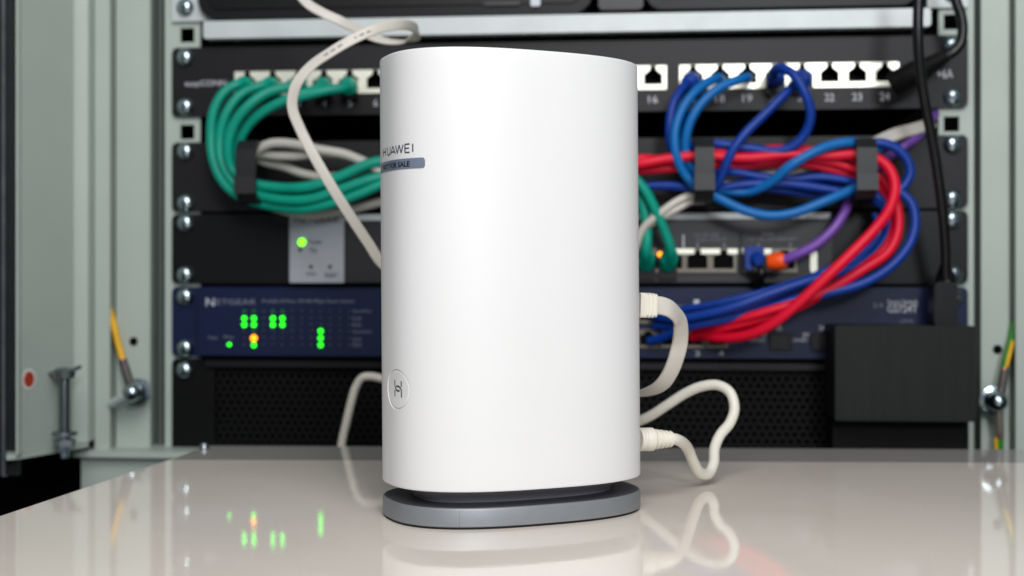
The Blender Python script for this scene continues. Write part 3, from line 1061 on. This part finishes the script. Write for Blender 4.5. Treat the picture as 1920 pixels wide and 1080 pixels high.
cable('dark blue cable half hidden behind the red ones below the second ring',
      [(1640, 372, 26), (1662, 395, 28), (1668, 425, 30), (1645, 465, 32), (1600, 492, 34), (1550, 508, 36), (1500, 534, 38), (1440, 560, 38), (1380, 584, 36), (1320, 604, 34), (1260, 610, 26), (1228, 612, 14)], 2.7, 'dblue', GB)

cable('thin dark blue strand weaving low between the two rings', [(1290, 352, 18), (1345, 362, 20), (1400, 352, 22), (1460, 356, 24), (1530, 366, 22), (1600, 372, 20), (1640, 376, 18)], 2.2, 'dblue', GB)
cable('thin dark blue strand along the top of the switch bundle', [(1640, 400, 22), (1650, 440, 24), (1610, 480, 28), (1540, 514, 30), (1470, 536, 32), (1400, 556, 32), (1330, 572, 28), (1270, 582, 20), (1236, 590, 12)], 2.3, 'dblue', GB)
GR = 'red network cables right of the router'
cable('thick red cable crossing in front of the blue ones down to the switch',
      [(1120, 320, 30), (1205, 306, 34), (1250, 298, 34), (1320, 292, 34), (1400, 296, 34), (1480, 290, 34), (1560, 292, 34), (1610, 290, 36), (1645, 298, 40), (1668, 318, 42), (1678, 350, 44), (1668, 392, 48), (1640, 430, 52), (1595, 476, 54), (1545, 524, 54), (1495, 570, 52), (1450, 606, 48), (1410, 626, 42), (1360, 634, 32), (1318, 628, 20), (1305, 618, 14)], 3.1, 'red', GR)
cable('red cable that leaves the second ring low and curves deep to the right',
      [(1120, 300, 24), (1205, 298, 28), (1290, 303, 28), (1345, 286, 30), (1420, 302, 30), (1500, 296, 30), (1560, 304, 30), (1605, 318, 30), (1650, 330, 32), (1672, 362, 34), (1684, 400, 36), (1682, 440, 38), (1664, 474, 40), (1620, 504, 42), (1560, 540, 42), (1500, 566, 42), (1430, 586, 40), (1365, 602, 34), (1310, 616, 20), (1302, 624, 14)], 2.9, 'red', GR)
cable('red cable inside the curve, second lowest in the switch bundle',
      [(1120, 330, 22), (1210, 318, 26), (1280, 314, 26), (1345, 306, 28), (1400, 288, 28), (1460, 280, 28), (1530, 284, 28), (1600, 302, 28), (1648, 345, 28), (1676, 395, 30), (1674, 440, 34), (1652, 474, 36), (1600, 512, 38), (1545, 548, 38), (1490, 578, 38), (1420, 600, 36), (1350, 616, 30), (1308, 632, 16)], 2.9, 'red', GR)
cable('red cable kept low between the rings, highest of the red plugs',
      [(1130, 310, 18), (1215, 312, 22), (1290, 312, 24), (1350, 312, 26), (1430, 308, 26), (1500, 306, 26), (1560, 318, 26), (1610, 334, 26), (1655, 372, 26), (1680, 420, 28), (1668, 462, 30), (1625, 496, 32), (1580, 526, 34), (1520, 562, 36), (1450, 594, 36), (1390, 612, 32), (1330, 622, 24), (1298, 634, 14)], 2.7, 'red', GR)

pu = cable('purple cable from the firewall passing behind the second ring to the upper right',
           [(1458, 492, 22), (1488, 480, 26), (1528, 460, 28), (1562, 430, 28), (1582, 400, 26), (1594, 370, 22), (1610, 335, 20), (1650, 305, 20), (1684, 284, 22), (1712, 262, 20), (1736, 238, 10), (1752, 215, -4), (1764, 196, -24)], 3.0, 'purple', None)
pa_, pb_ = at(1444, 491, 20), at(1470, 489, 24)
build('boot', lathe([(0, .0048), (.002, .0052), (.007, .0052), (.0095, .0040)], pa_, pb_ - pa_, 16), M['orange'], pu, True)
build('plug', nbox(*(lambda q: (q.x - .006, q.x + .005, q.y, -.004, q.z - .005, q.z + .004))(at(1432, 493, 22))), M['black2'], pu, bevel=.0005)
bp = cable('short blue cable with a fat boot in the firewall port left of the purple one', [(1425, 500, 18), (1428, 510, 22), (1426, 524, 20), (1422, 540, 12)], 2.6, 'blackc', None)
q = at(1414, 482, 14)
build('boot', plate(rrect(q.x - .0056, q.x + .0052, q.z - .0075, q.z + .0062, .002), [], -.0200, -.006), M['dblue'], bp, bevel=.0012)
build('boot_tip', lathe([(0, .0042), (.004, .0038), (.006, .0024)], Vector((q.x + .001, -.020, q.z - .001)), (.1, -1, -.3), 14), M['dblue'], bp, True)

GW = 'flat grey-white cables behind the rings'


def ribbon_pts(pts):
    return [at(*p[:3]) for p in pts]


def ribbon(label, pts, w, t_, m, group=None, name='flat_cable', sub=8, extra=None):
    """pts: (px, py, off, nx, ny, nz) normal of the flat side"""
    P = [at(*p[:3]) for p in pts]
    N = [Vector(p[3:6]).normalized() for p in pts]
    path = catmull(P, sub)
    nn = catmull(N, sub)
    th = thing(name, label, 'cable', P[0], group)
    build('cord', sweep(path, flatsec(w, t_), normals=nn), M[m], th, True)
    return th


ribbon('flat pale cable sticking out right of the second ring under the purple cable',
       [(1600, 300, 16, 0, -1, .3), (1645, 268, 20, 0, -1, .5), (1680, 252, 22, .2, -1, .6), (1715, 242, 20, .3, -.8, .8), (1745, 232, 12, .3, -.6, 1)], .0085, .0030, 'greyc', GW)
ribbon('flat pale cable seen through the blue bundle between the rings',
       [(1330, 345, 16, 0, -1, .2), (1380, 342, 18, 0, -1, .4), (1440, 330, 20, 0, -1, .4), (1500, 312, 20, 0, -1, .4), (1560, 304, 18, 0, -1, .4)], .0080, .0028, 'greyc', GW)
cable('pale cable leaving the third ring low towards the router', [(1320, 366, 22), (1292, 368, 26), (1265, 380, 28), (1238, 400, 28), (1205, 430, 24), (1190, 470, 20)], 2.4, 'flat', GW)
cable('pale cable under its twin below the third ring', [(1320, 376, 22), (1298, 377, 24), (1272, 390, 26), (1244, 405, 26), (1215, 425, 22), (1195, 460, 20)], 2.2, 'flat', GW)

# black power cord, its plug and the power adapter box
ad = thing('power_adapter', 'large brushed black power adapter box at the lower right, with a plug in its top', 'power adapter', at(1700, 800, 40))
oa = 44
build('housing', plate(rrect(xat(1566, oa), xat(1829, oa), zat(1700, 790, oa), zat(1700, 611, oa), .0012), [], -oa * mm, -.006), M['brushed'], ad, bevel=.0006)
build('under_box_shade', plate(rrect(xat(1568, oa - 4), xat(1827, oa - 4), -.030, zat(1700, 790, oa) - .0003, .001), [], -(oa - 16) * mm, -.006), M['matte'], ad)  # recessed black block put in for the shade below the box
pc = thing('adapter_cable', 'black power cord hanging on the right with its plug standing in the adapter box', 'cord', at(1772, 604, 34))
cp = catmull([at(*p) for p in [(1722, -60, 66), (1722, 0, 66), (1721, 60, 66), (1724, 120, 64), (1734, 190, 60), (1748, 262, 56), (1759, 330, 52), (1768, 400, 46), (1773, 460, 40), (1774, 520, 34)]], 8)
build('cord', sweep(cp, circ(.0029, 14)), M['blackc'], pc, True)
q0, q1 = at(1774, 612, 30), at(1774, 532, 30)
build('plug', plate(rrect(xat(1752, 36), xat(1796, 36), q0.z, q1.z + .001, .003), [], -.036, -.020), M['black2'], pc, bevel=.0015)
build('strain_relief', lathe([(0, .0062), (.004, .0056), (.008, .0040), (.011, .0034)], Vector((q1.x, -.029, q1.z)), (0, -.1, 1), 14), M['black2'], pc, True)
c2 = thing('power_plug', 'black angled plug lying in front of patch ports 24 with its cord going up right', 'plug', at(1720, 160, 30))
cc = catmull([at(*p) for p in [(1786, -60, 34), (1792, 0, 34), (1802, 30, 34), (1805, 60, 34), (1800, 84, 34), (1786, 99, 34), (1760, 113, 32)]], 8)
build('cord', sweep(cc, circ(.0030, 14)), M['blackc'], c2, True)
a1, a2 = at(1778, 104, 34), at(1672, 160, 22)
dv = (a2 - a1)
build('plug_body', sweep([a1, a1 + dv * .15, a1 + dv * .3, a1 + dv * .45, a1 + dv * .8, a1 + dv * .95, a2], flatsec(.0175, .014), scales=[.40, .62, .70, .95, 1.0, 1.0, .85]), M['matte'], c2, True)

# ------------------------------------------------------------------ the router
RCX, RCZ, RA, RB, RTH, RN = 0.53, 513.0, 52.24, 34.27, 0.406, 2.54
HB, HT = 13.85, 178.7
LEAN = 0.007
rc = CAM + FWD * (RCZ * mm) + RIGHT * (RCX * mm)
router = thing('wifi_router', 'tall white oval router on a grey metal foot, standing on the glossy board', 'router', (rc.x, rc.y, 0))


def supere(t):
    c, s = math.cos(t), math.sin(t)
    return RA * math.copysign(abs(c) ** (2 / RN), c), RB * math.copysign(abs(s) ** (2 / RN), s)


# dense contour with arc length, zero at the left end
NT = 7200
_c = [supere(math.pi + 2 * math.pi * (i / NT - .5)) for i in range(NT + 1)]
_s = [0.0]
for i in range(NT):
    _s.append(_s[-1] + math.hypot(_c[i + 1][0] - _c[i][0], _c[i + 1][1] - _c[i][1]))
PER = _s[-1]
_z0 = _s[NT // 2]
_s = [v - _z0 for v in _s]
import bisect


def contour(s):
    """arc length (mm) -> point and outward normal in the oval's own axes"""
    s = (s + PER / 2) % PER - PER / 2
    i = min(NT - 1, max(0, bisect.bisect_right(_s, s) - 1))
    f_ = (s - _s[i]) / max(1e-9, _s[i + 1] - _s[i])
    a, b = _c[i], _c[i + 1]
    i0, i1 = max(0, i - 14), min(NT, i + 15)
    tx, ty = _c[i1][0] - _c[i0][0], _c[i1][1] - _c[i0][1]
    l = math.hypot(tx, ty)
    return a[0] + (b[0] - a[0]) * f_, a[1] + (b[1] - a[1]) * f_, ty / l, -tx / l


CT, ST = math.cos(RTH), math.sin(RTH)


def surf(s, h, out=0.0):
    x, y, nx, ny = contour(s)
    x += nx * out
    y += ny * out
    X = x * CT - y * ST - LEAN * h
    Yd = x * ST + y * CT
    p = RIGHT * (X * mm) + FWD * (Yd * mm)
    return Vector((rc.x + p.x, rc.y + p.y, h * mm))


BS, BH, BRX, BRY = 8.5, 51.05, 8.35, 7.35


def loft(rows, ss, disp=None):
    bm = bmesh.new()
    grid = []
    for h, o in rows:
        grid.append([bm.verts.new(surf(s, h, o + (disp(s, h) if disp else 0))) for s in ss])
    n = len(ss)
    for a, b in zip(grid, grid[1:]):
        for i in range(n):
            j = (i + 1) % n
            bm.faces.new((a[i], a[j], b[j], b[i]))
    return bm, grid


def well(s, h):
    r = math.hypot((s - BS) / BRX, (h - BH) / BRY)
    if r >= 1.035:
        return 0
    if r <= 1.0:
        return -1.0
    return -1.0 * (1.035 - r) / .035


ss = []
s = -PER / 2
while s < PER / 2 - 0.3:
    ss.append(s)
    s += 0.17 if -1 < s < 18 else 1.1
rows = [(HB + .4, -9.0), (HB + .35, -3.0), (HB, -1.6), (HB, -.5), (HB + .12, -.2), (HB + .4, -.03), (HB + .8, 0)]
h = HB + 6
while h < 42:
    rows.append((h, 0)); h += 6
h = 42.4
while h < 60:
    rows.append((h, 0)); h += 0.17
h = 64
while h < HT - 2:
    rows.append((h, 0)); h += 6
rows += [(HT - .9, 0), (HT - .45, -.04), (HT - .12, -.22), (HT, -.55), (HT, -1.3), (HT - .4, -1.7), (HT - 3, -2.0), (HT - 3.0, -2.6)]
bm, grid = loft(rows, ss, well)
shell = build('shell', bm, M['white'], router, True)
# top grille plate, recessed
bm, grid = loft([(HT - 3.1, -2.2), (HT - 3.1, -10), (HT - 3.1, -20), (HT - 3.1, -30)], ss[::4])
bm.faces.new(grid[-1])
build('top_plate', bm, M['white'], router, True)
bm, grid = loft([(HB + .9, -9.2), (HB + .9, -28)], ss[::6])
bm.faces.new(grid[-1])
build('bottom_plate', bm, M['gdark'], router)


def patch(fn_in, s0, s1, h0, h1, step):
    pass


# button
bm = bmesh.new()
rr = [0, .15, .3, .45, .6, .75, .86, .93, .965, .985, .992]
rings = []
for r in rr:
    dz = -.12 - .38 * (1 - r * r)
    if r > .96:
        dz -= .05 + (r - .96) * 9
    if r == 0:
        rings.append([bm.verts.new(surf(BS, BH, dz))])
    else:
        rings.append([bm.verts.new(surf(BS + BRX * r * math.cos(2 * math.pi * i / 72), BH + BRY * r * math.sin(2 * math.pi * i / 72), dz)) for i in range(72)])
rings.append([bm.verts.new(surf(BS + BRX * .992 * math.cos(2 * math.pi * i / 72), BH + BRY * .992 * math.sin(2 * math.pi * i / 72), -1.05)) for i in range(72)])
for a, b in zip(rings, rings[1:]):
    for i in range(72):
        j = (i + 1) % 72
        if len(a) == 1:
            bm.faces.new((a[0], b[i], b[j]))
        else:
            bm.faces.new((a[i], a[j], b[j], b[i]))
button = build('button', bm, M['white'], router, True)


def strokes(lines, w, out, m, name, parent, taper=False):
    """flat strokes printed on the curved shell: lines of (s, h)"""
    bm = bmesh.new()
    for ln in lines:
        n = len(ln)
        L_, R_ = [], []
        for i, (s_, h_) in enumerate(ln):
            a = ln[max(0, i - 1)]
            b = ln[min(n - 1, i + 1)]
            dx, dy = b[0] - a[0], b[1] - a[1]
            l = math.hypot(dx, dy)
            nx, ny = -dy / l * w / 2, dx / l * w / 2
            o_ = out(s_, h_) if callable(out) else out
            L_.append(bm.verts.new(surf(s_ + nx, h_ + ny, o_)))
            R_.append(bm.verts.new(surf(s_ - nx, h_ - ny, o_)))
        for i in range(n - 1):
            bm.faces.new((L_[i], L_[i + 1], R_[i + 1], R_[i]))
    return build(name, bm, m, parent)


def arc(cx, cy, rx, ry, a0, a1, n=10):
    return [(cx + rx * math.cos(R(a0 + (a1 - a0) * i / n)), cy + ry * math.sin(R(a0 + (a1 - a0) * i / n))) for i in range(n + 1)]


def eb(X, Y):
    return (6.5 + (X - 393) / 104 * 5.4, 54.5 - (Y - 400) / 255 * 6.4)


em = [
    [eb(397, 402), eb(397, 440), eb(398, 480)] + [eb(400 + 45 - 45 * math.cos(R(a)), 492 + 72 * math.sin(R(a))) for a in range(10, 91, 10)] + [eb(458, 562), eb(469, 552)],
    [eb(493, 408), eb(493, 450), eb(493, 496)],
    [eb(397, 556), eb(397, 600), eb(397, 650)],
    [eb(419, 505)] + [eb(440 + 54 * math.sin(R(a)), 568 - 76 * math.cos(R(a))) for a in range(-10, 91, 10)] + [eb(495, 600), eb(495, 656)],
]


def bdisp(s_, h_):
    r2 = ((s_ - BS) / BRX) ** 2 + ((h_ - BH) / BRY) ** 2
    return -.12 - .38 * (1 - r2) + .05


strokes(em, 0.68, bdisp, M['ink'], 'emblem', button)

# printed name, thin geometric capitals
def brand(s0, s1, h0, h1):
    H = h1 - h0
    W = s1 - s0
    L = []

    def add(x, w, lines):
        for ln in lines:
            L.append([(s0 + (x + p[0] * w) * W, h0 + p[1] * H) for p in ln])
    add(0.000, .140, [[(0, 0), (0, .5), (0, 1)], [(1, 0), (1, .5), (1, 1)], [(0, .52), (.5, .52), (1, .52)]])
    add(0.237, .128, [[(0, 1), (0, .6), (0, .38)] + arc(.5, .38, .5, .38, 180, 360, 10) + [(1, .7), (1, 1)]])
    add(0.390, .170, [[(0, 0), (.25, .5), (.5, 1)], [(.5, 1), (.75, .5), (1, 0)], [(.2, .28), (.5, .28), (.8, .28)]])
    add(0.572, .214, [[(0, 1), (.125, .5), (.25, 0)], [(.25, 0), (.375, .5), (.5, 1)], [(.5, 1), (.625, .5), (.75, 0)], [(.75, 0), (.875, .5), (1, 1)]])
    add(0.829, .105, [[(0, 0), (0, .5), (0, 1)], [(0, 1), (.5, 1), (1, 1)], [(0, .51), (.5, .51), (.86, .51)], [(0, 0), (.5, 0), (1, 0)]])
    add(1.0, .0, [[(0, 0), (0, .5), (0, 1)]])
    return L


strokes(brand(-3.45, 19.3, 140.1, 143.2), 0.60, 0.05, M['ink'], 'brand_print', router)

# sticker with rounded corners
bm = bmesh.new()
s0_, s1_, h0_, h1_, rr_ = -8.7, 24.6, 133.95, 137.9, .9
cols = []
N_ = 60
for i in range(N_ + 1):
    s_ = s0_ + (s1_ - s0_) * i / N_
    # denser columns near the ends for the corner arc
    e = min(s_ - s0_, s1_ - s_)
    cut = 0
    if e < rr_:
        cut = rr_ - math.sqrt(max(0, rr_ ** 2 - (rr_ - e) ** 2))
    cols.append((s_, h0_ + cut, h1_ - cut))
tp_ = [bm.verts.new(surf(s_, b_, .10)) for s_, a_, b_ in cols]
bt_ = [bm.verts.new(surf(s_, a_, .10)) for s_, a_, b_ in cols]
for i in range(N_):
    bm.faces.new((tp_[i], tp_[i + 1], bt_[i + 1], bt_[i]))
stk = build('sticker', bm, M['sticker'], router, True)
vs, fs = text_mesh('NOT FOR SALE', 0.03)
bm = bmesh.new()
bv = [bm.verts.new(surf(-3.5 + u * 21.4, 134.75 + w * 2.15, .14)) for u, w in vs]
for f_ in fs:
    bm.faces.new([bv[i] for i in f_])
build('sticker_print', bm, M['inkblack'], stk)

# neck and foot
s2 = [-PER / 2 + PER * i / 240 for i in range(240)]
bm, g_ = loft([(HB + .6, -7.5), (HB - .6, -7.9), (HB - 3.5, -10.2), (9.0, -11.6), (8.0, -11.9)], s2)
build('neck', bm, M['neck'], router, True)
bm, g_ = loft([(.9, -1.2), (.9, -.35), (1.15, 0), (7.1, 0), (7.7, -.25), (8.0, -.8)], s2)
base = build('foot', bm, M['gmetal'], router, True)
bm, g_ = loft([(7.98, -.7), (8.06, -1.2), (8.1, -6), (8.1, -13)], s2)
build('foot_top', bm, M['gdark'], base, True)  # darker grey paints in the shade of the body above
bm, g_ = loft([(0, -1.0), (0, -.9), (.95, -.8)], s2)
bm.faces.new(g_[0])
build('rubber_sole', bm, M['foot'], router)
# parting line of the mould on foot and neck
bm = bmesh.new()
s_seam = None
best = 1e9
for s_ in [v * .25 for v in range(0, 400)]:
    p = surf(s_, 4) - CAM
    px_ = 960 + F * p.dot(RIGHT) / p.dot(FWD)
    if abs(px_ - 862) < best and s_ < 90:
        best = abs(px_ - 862); s_seam = s_
for h_a, h_b, o_ in ((1.3, 7.0, .02),):
    a_ = [bm.verts.new(surf(s_seam + d_, h_, o_)) for d_, h_ in ((-.04, h_a), (.04, h_a), (.04, h_b), (-.04, h_b))]
    bm.faces.new(a_)
build('seam', bm, M['gdark'], base)

# ------------------------------------------------------------------ router cables
def atd(px, py, z):
    """point at depth z (mm) along the camera's forward axis"""
    return CAM + (FWD + RIGHT * ((px - 960) / F) + Vector((0, 0, -(py - 522) / F))) * (z * mm)


# flat ethernet cable: plug in the router's back, fold, behind the router, up over the rack
eth = thing('ethernet_cable', 'flat off-white ethernet cable, plugged into the router and looping up over the rack', 'cable', atd(1205, 575, 540))
q = atd(1196, 572, 532)
dirr = (atd(1260, 574, 537) - q).normalized()
ex = []
for k_, wv in enumerate([(0, 1.0), (2.9, 1.0), (3.1, .88), (3.6, .88), (3.8, 1.0), (4.5, 1.0), (4.7, .87), (5.2, .87), (5.4, .99), (6.1, .98), (6.3, .86), (6.8, .86), (7.0, .95), (7.7, .92), (8.0, .80)]):
    ex.append(wv)
build('plug', sweep([q + dirr * (a * mm) for a, b in ex], flatsec(.0058, .0092 + .0008)[0:0] or [(z_, x_) for x_, z_ in rrect(-.0030, .0030, -.0052, .0052, .0012, 3)],
                    scales=[b for a, b in ex], normals=[Vector((0, 0, 1))] * len(ex)), M['cord'], eth, False)
rb = [  # px, py, depth, normal of the flat side in (right, forward, up)
    (1222, 572, 535, (0.0, -1, 0)), (1238, 573, 536, (0.0, -1, .05)), (1254, 578, 538, (.0, -1, .3)), (1267, 589, 542, (.15, -1, .45)), (1275, 606, 547, (.3, -1, .25)),
    (1275, 640, 553, (.35, -.95, .05)), (1268, 670, 555, (.35, -.95, -.1)), (1256, 700, 558, (.3, -.9, -.4)), (1240, 722, 562, (.1, -.8, -.75)),
    (1215, 735, 570, (0, -.6, -1)), (1180, 738, 585, (0, -.5, -1)), (1100, 720, 610, (0, -.7, -.9)), (980, 660, 640, (-.2, -1, -.3)), (860, 590, 655, (-.1, -1, 0)), (770, 535, 655, (0, -1, 0)),
    (715, 492, 650, (.1, -1, 0)), (690, 455, 648, (.1, -1, 0)), (660, 410, 645, (0, -1, 0)), (625, 355, 642, (0, -1, 0)), (590, 295, 640, (.1, -1, 0)), (562, 240, 638, (.25, -1, 0)), (548, 200, 636, (.35, -1, 0)), (555, 160, 634, (.3, -1, .3)),
    (582, 125, 634, (.1, -1, .4)), (620, 98, 634, (0, -1, .3)), (665, 72, 636, (0, -1, .1)), (710, 53, 640, (0, -1, -.1)), (752, 46, 648, (.2, -1, -.2)), (778, 52, 662, (1, -.5, -.2)), (782, 66, 680, (.8, .4, .6)),
    (762, 78, 690, (.1, -.5, 1)), (730, 78, 692, (0, -.7, .8)), (700, 70, 690, (0, -1, .5)), (672, 56, 686, (0, -1, .3)), (640, 40, 682, (.05, -1, .2)), (605, 24, 680, (0.1, -1, .2)), (575, 5, 678, (.1, -1, .2)), (550, -30, 676, (.1, -1, .2)), (535, -80, 676, (.1, -1, .2))]
P_ = [atd(a, b, c_) for a, b, c_, n_ in rb]
N_ = [(RIGHT * n_[0] + FWD * n_[1] + Vector((0, 0, n_[2]))).normalized() for a, b, c_, n_ in rb]
path = catmull(P_, 10)
nn = catmull(N_, 10)
nl = len(path)
scl = []
for i in range(nl):
    u = i / 10
    scl.append(1.12 - .34 * min(1, max(0, (u - 8) / 6)))
build('cord', sweep(path, flatsec(.0068, .0016), normals=nn, scales=scl), M['flat'], eth, True)
# small print on the flat cord's loop
bm = bmesh.new()
for u0, u1 in ((23.6, 24.6), (25.0, 25.7), (26.3, 26.8), (27.2, 27.6)):
    for k_ in range(int(u0 * 10), int(u1 * 10)):
        if k_ % 3 == 2:
            continue
        a, b = path[k_], path[k_ + 1]
        t_ = (b - a).normalized()
        n_ = nn[k_].normalized()
        bb = t_.cross(n_)
        e_ = n_ * .00068
        vs_ = [bm.verts.new(p + e_ + bb * w_) for p, w_ in ((a, -.0006), (a, .0006), (b, .0006), (b, -.0006))]
        bm.faces.new(vs_)
build('cable_print', bm, M['printc'], eth)

# power cable
pw = thing('power_cable', 'round cream power cable with ribbed plug, looping on the board right of the router', 'cable', atd(1205, 825, 545))
q = atd(1196, 824, 533)
q2 = atd(1274, 823, 541)
dv = (q2 - q).normalized()
L_ = (q2 - q).length
pr = [(0, .0041), (.0058, .0041), (.0062, .0038)]
hh = .0068
pr = [(0, .0047), (.0012, .0049), (.0020, .0047), (.0024, .0049), (.0032, .0047), (.0036, .0049), (.0066, .0049), (.0074, .0041)]
x_ = .0078
for i_ in range(4):
    r_ = .0042 - .00026 * i_
    pr += [(x_, r_ - .0008), (x_ + .0004, r_), (x_ + .0013, r_), (x_ + .0017, r_ - .0008)]
    x_ += .0022
pr += [(x_ + .0008, .0021)]
build('plug', lathe(pr, q, dv, 24), M['cord'], pw, True)
wpts = [(1250, 822, 538), (1264, 823, 540), (1277, 828, 546), (1290, 842, 558), (1300, 866, 564), (1312, 886, 570), (1328, 888, 576), (1338, 868, 582), (1340, 840, 588), (1350, 816, 592), (1369, 792, 596), (1377, 764, 600), (1368, 735, 604),
        (1345, 722, 608), (1314, 725, 612), (1284, 738, 616), (1250, 760, 620), (1215, 782, 626), (1160, 800, 640), (1060, 800, 670), (940, 770, 700), (820, 735, 725), (755, 716, 734), (716, 710, 738), (696, 706, 740), (680, 708, 741), (668, 724, 742), (659, 752, 742), (650, 790, 742), (642, 825, 742), (637, 862, 742), (630, 910, 742)]
path = catmull([atd(*p) for p in wpts], 9)
build('cord', sweep(path, circ(.0024, 16)), M['cord'], pw, True)

# ------------------------------------------------------------------ finish
for o_ in bpy.data.objects:
    if o_.type == 'MESH' and o_.parent is None and 'label' not in o_.keys() and 'kind' not in o_.keys():
        print('untagged', o_.name)
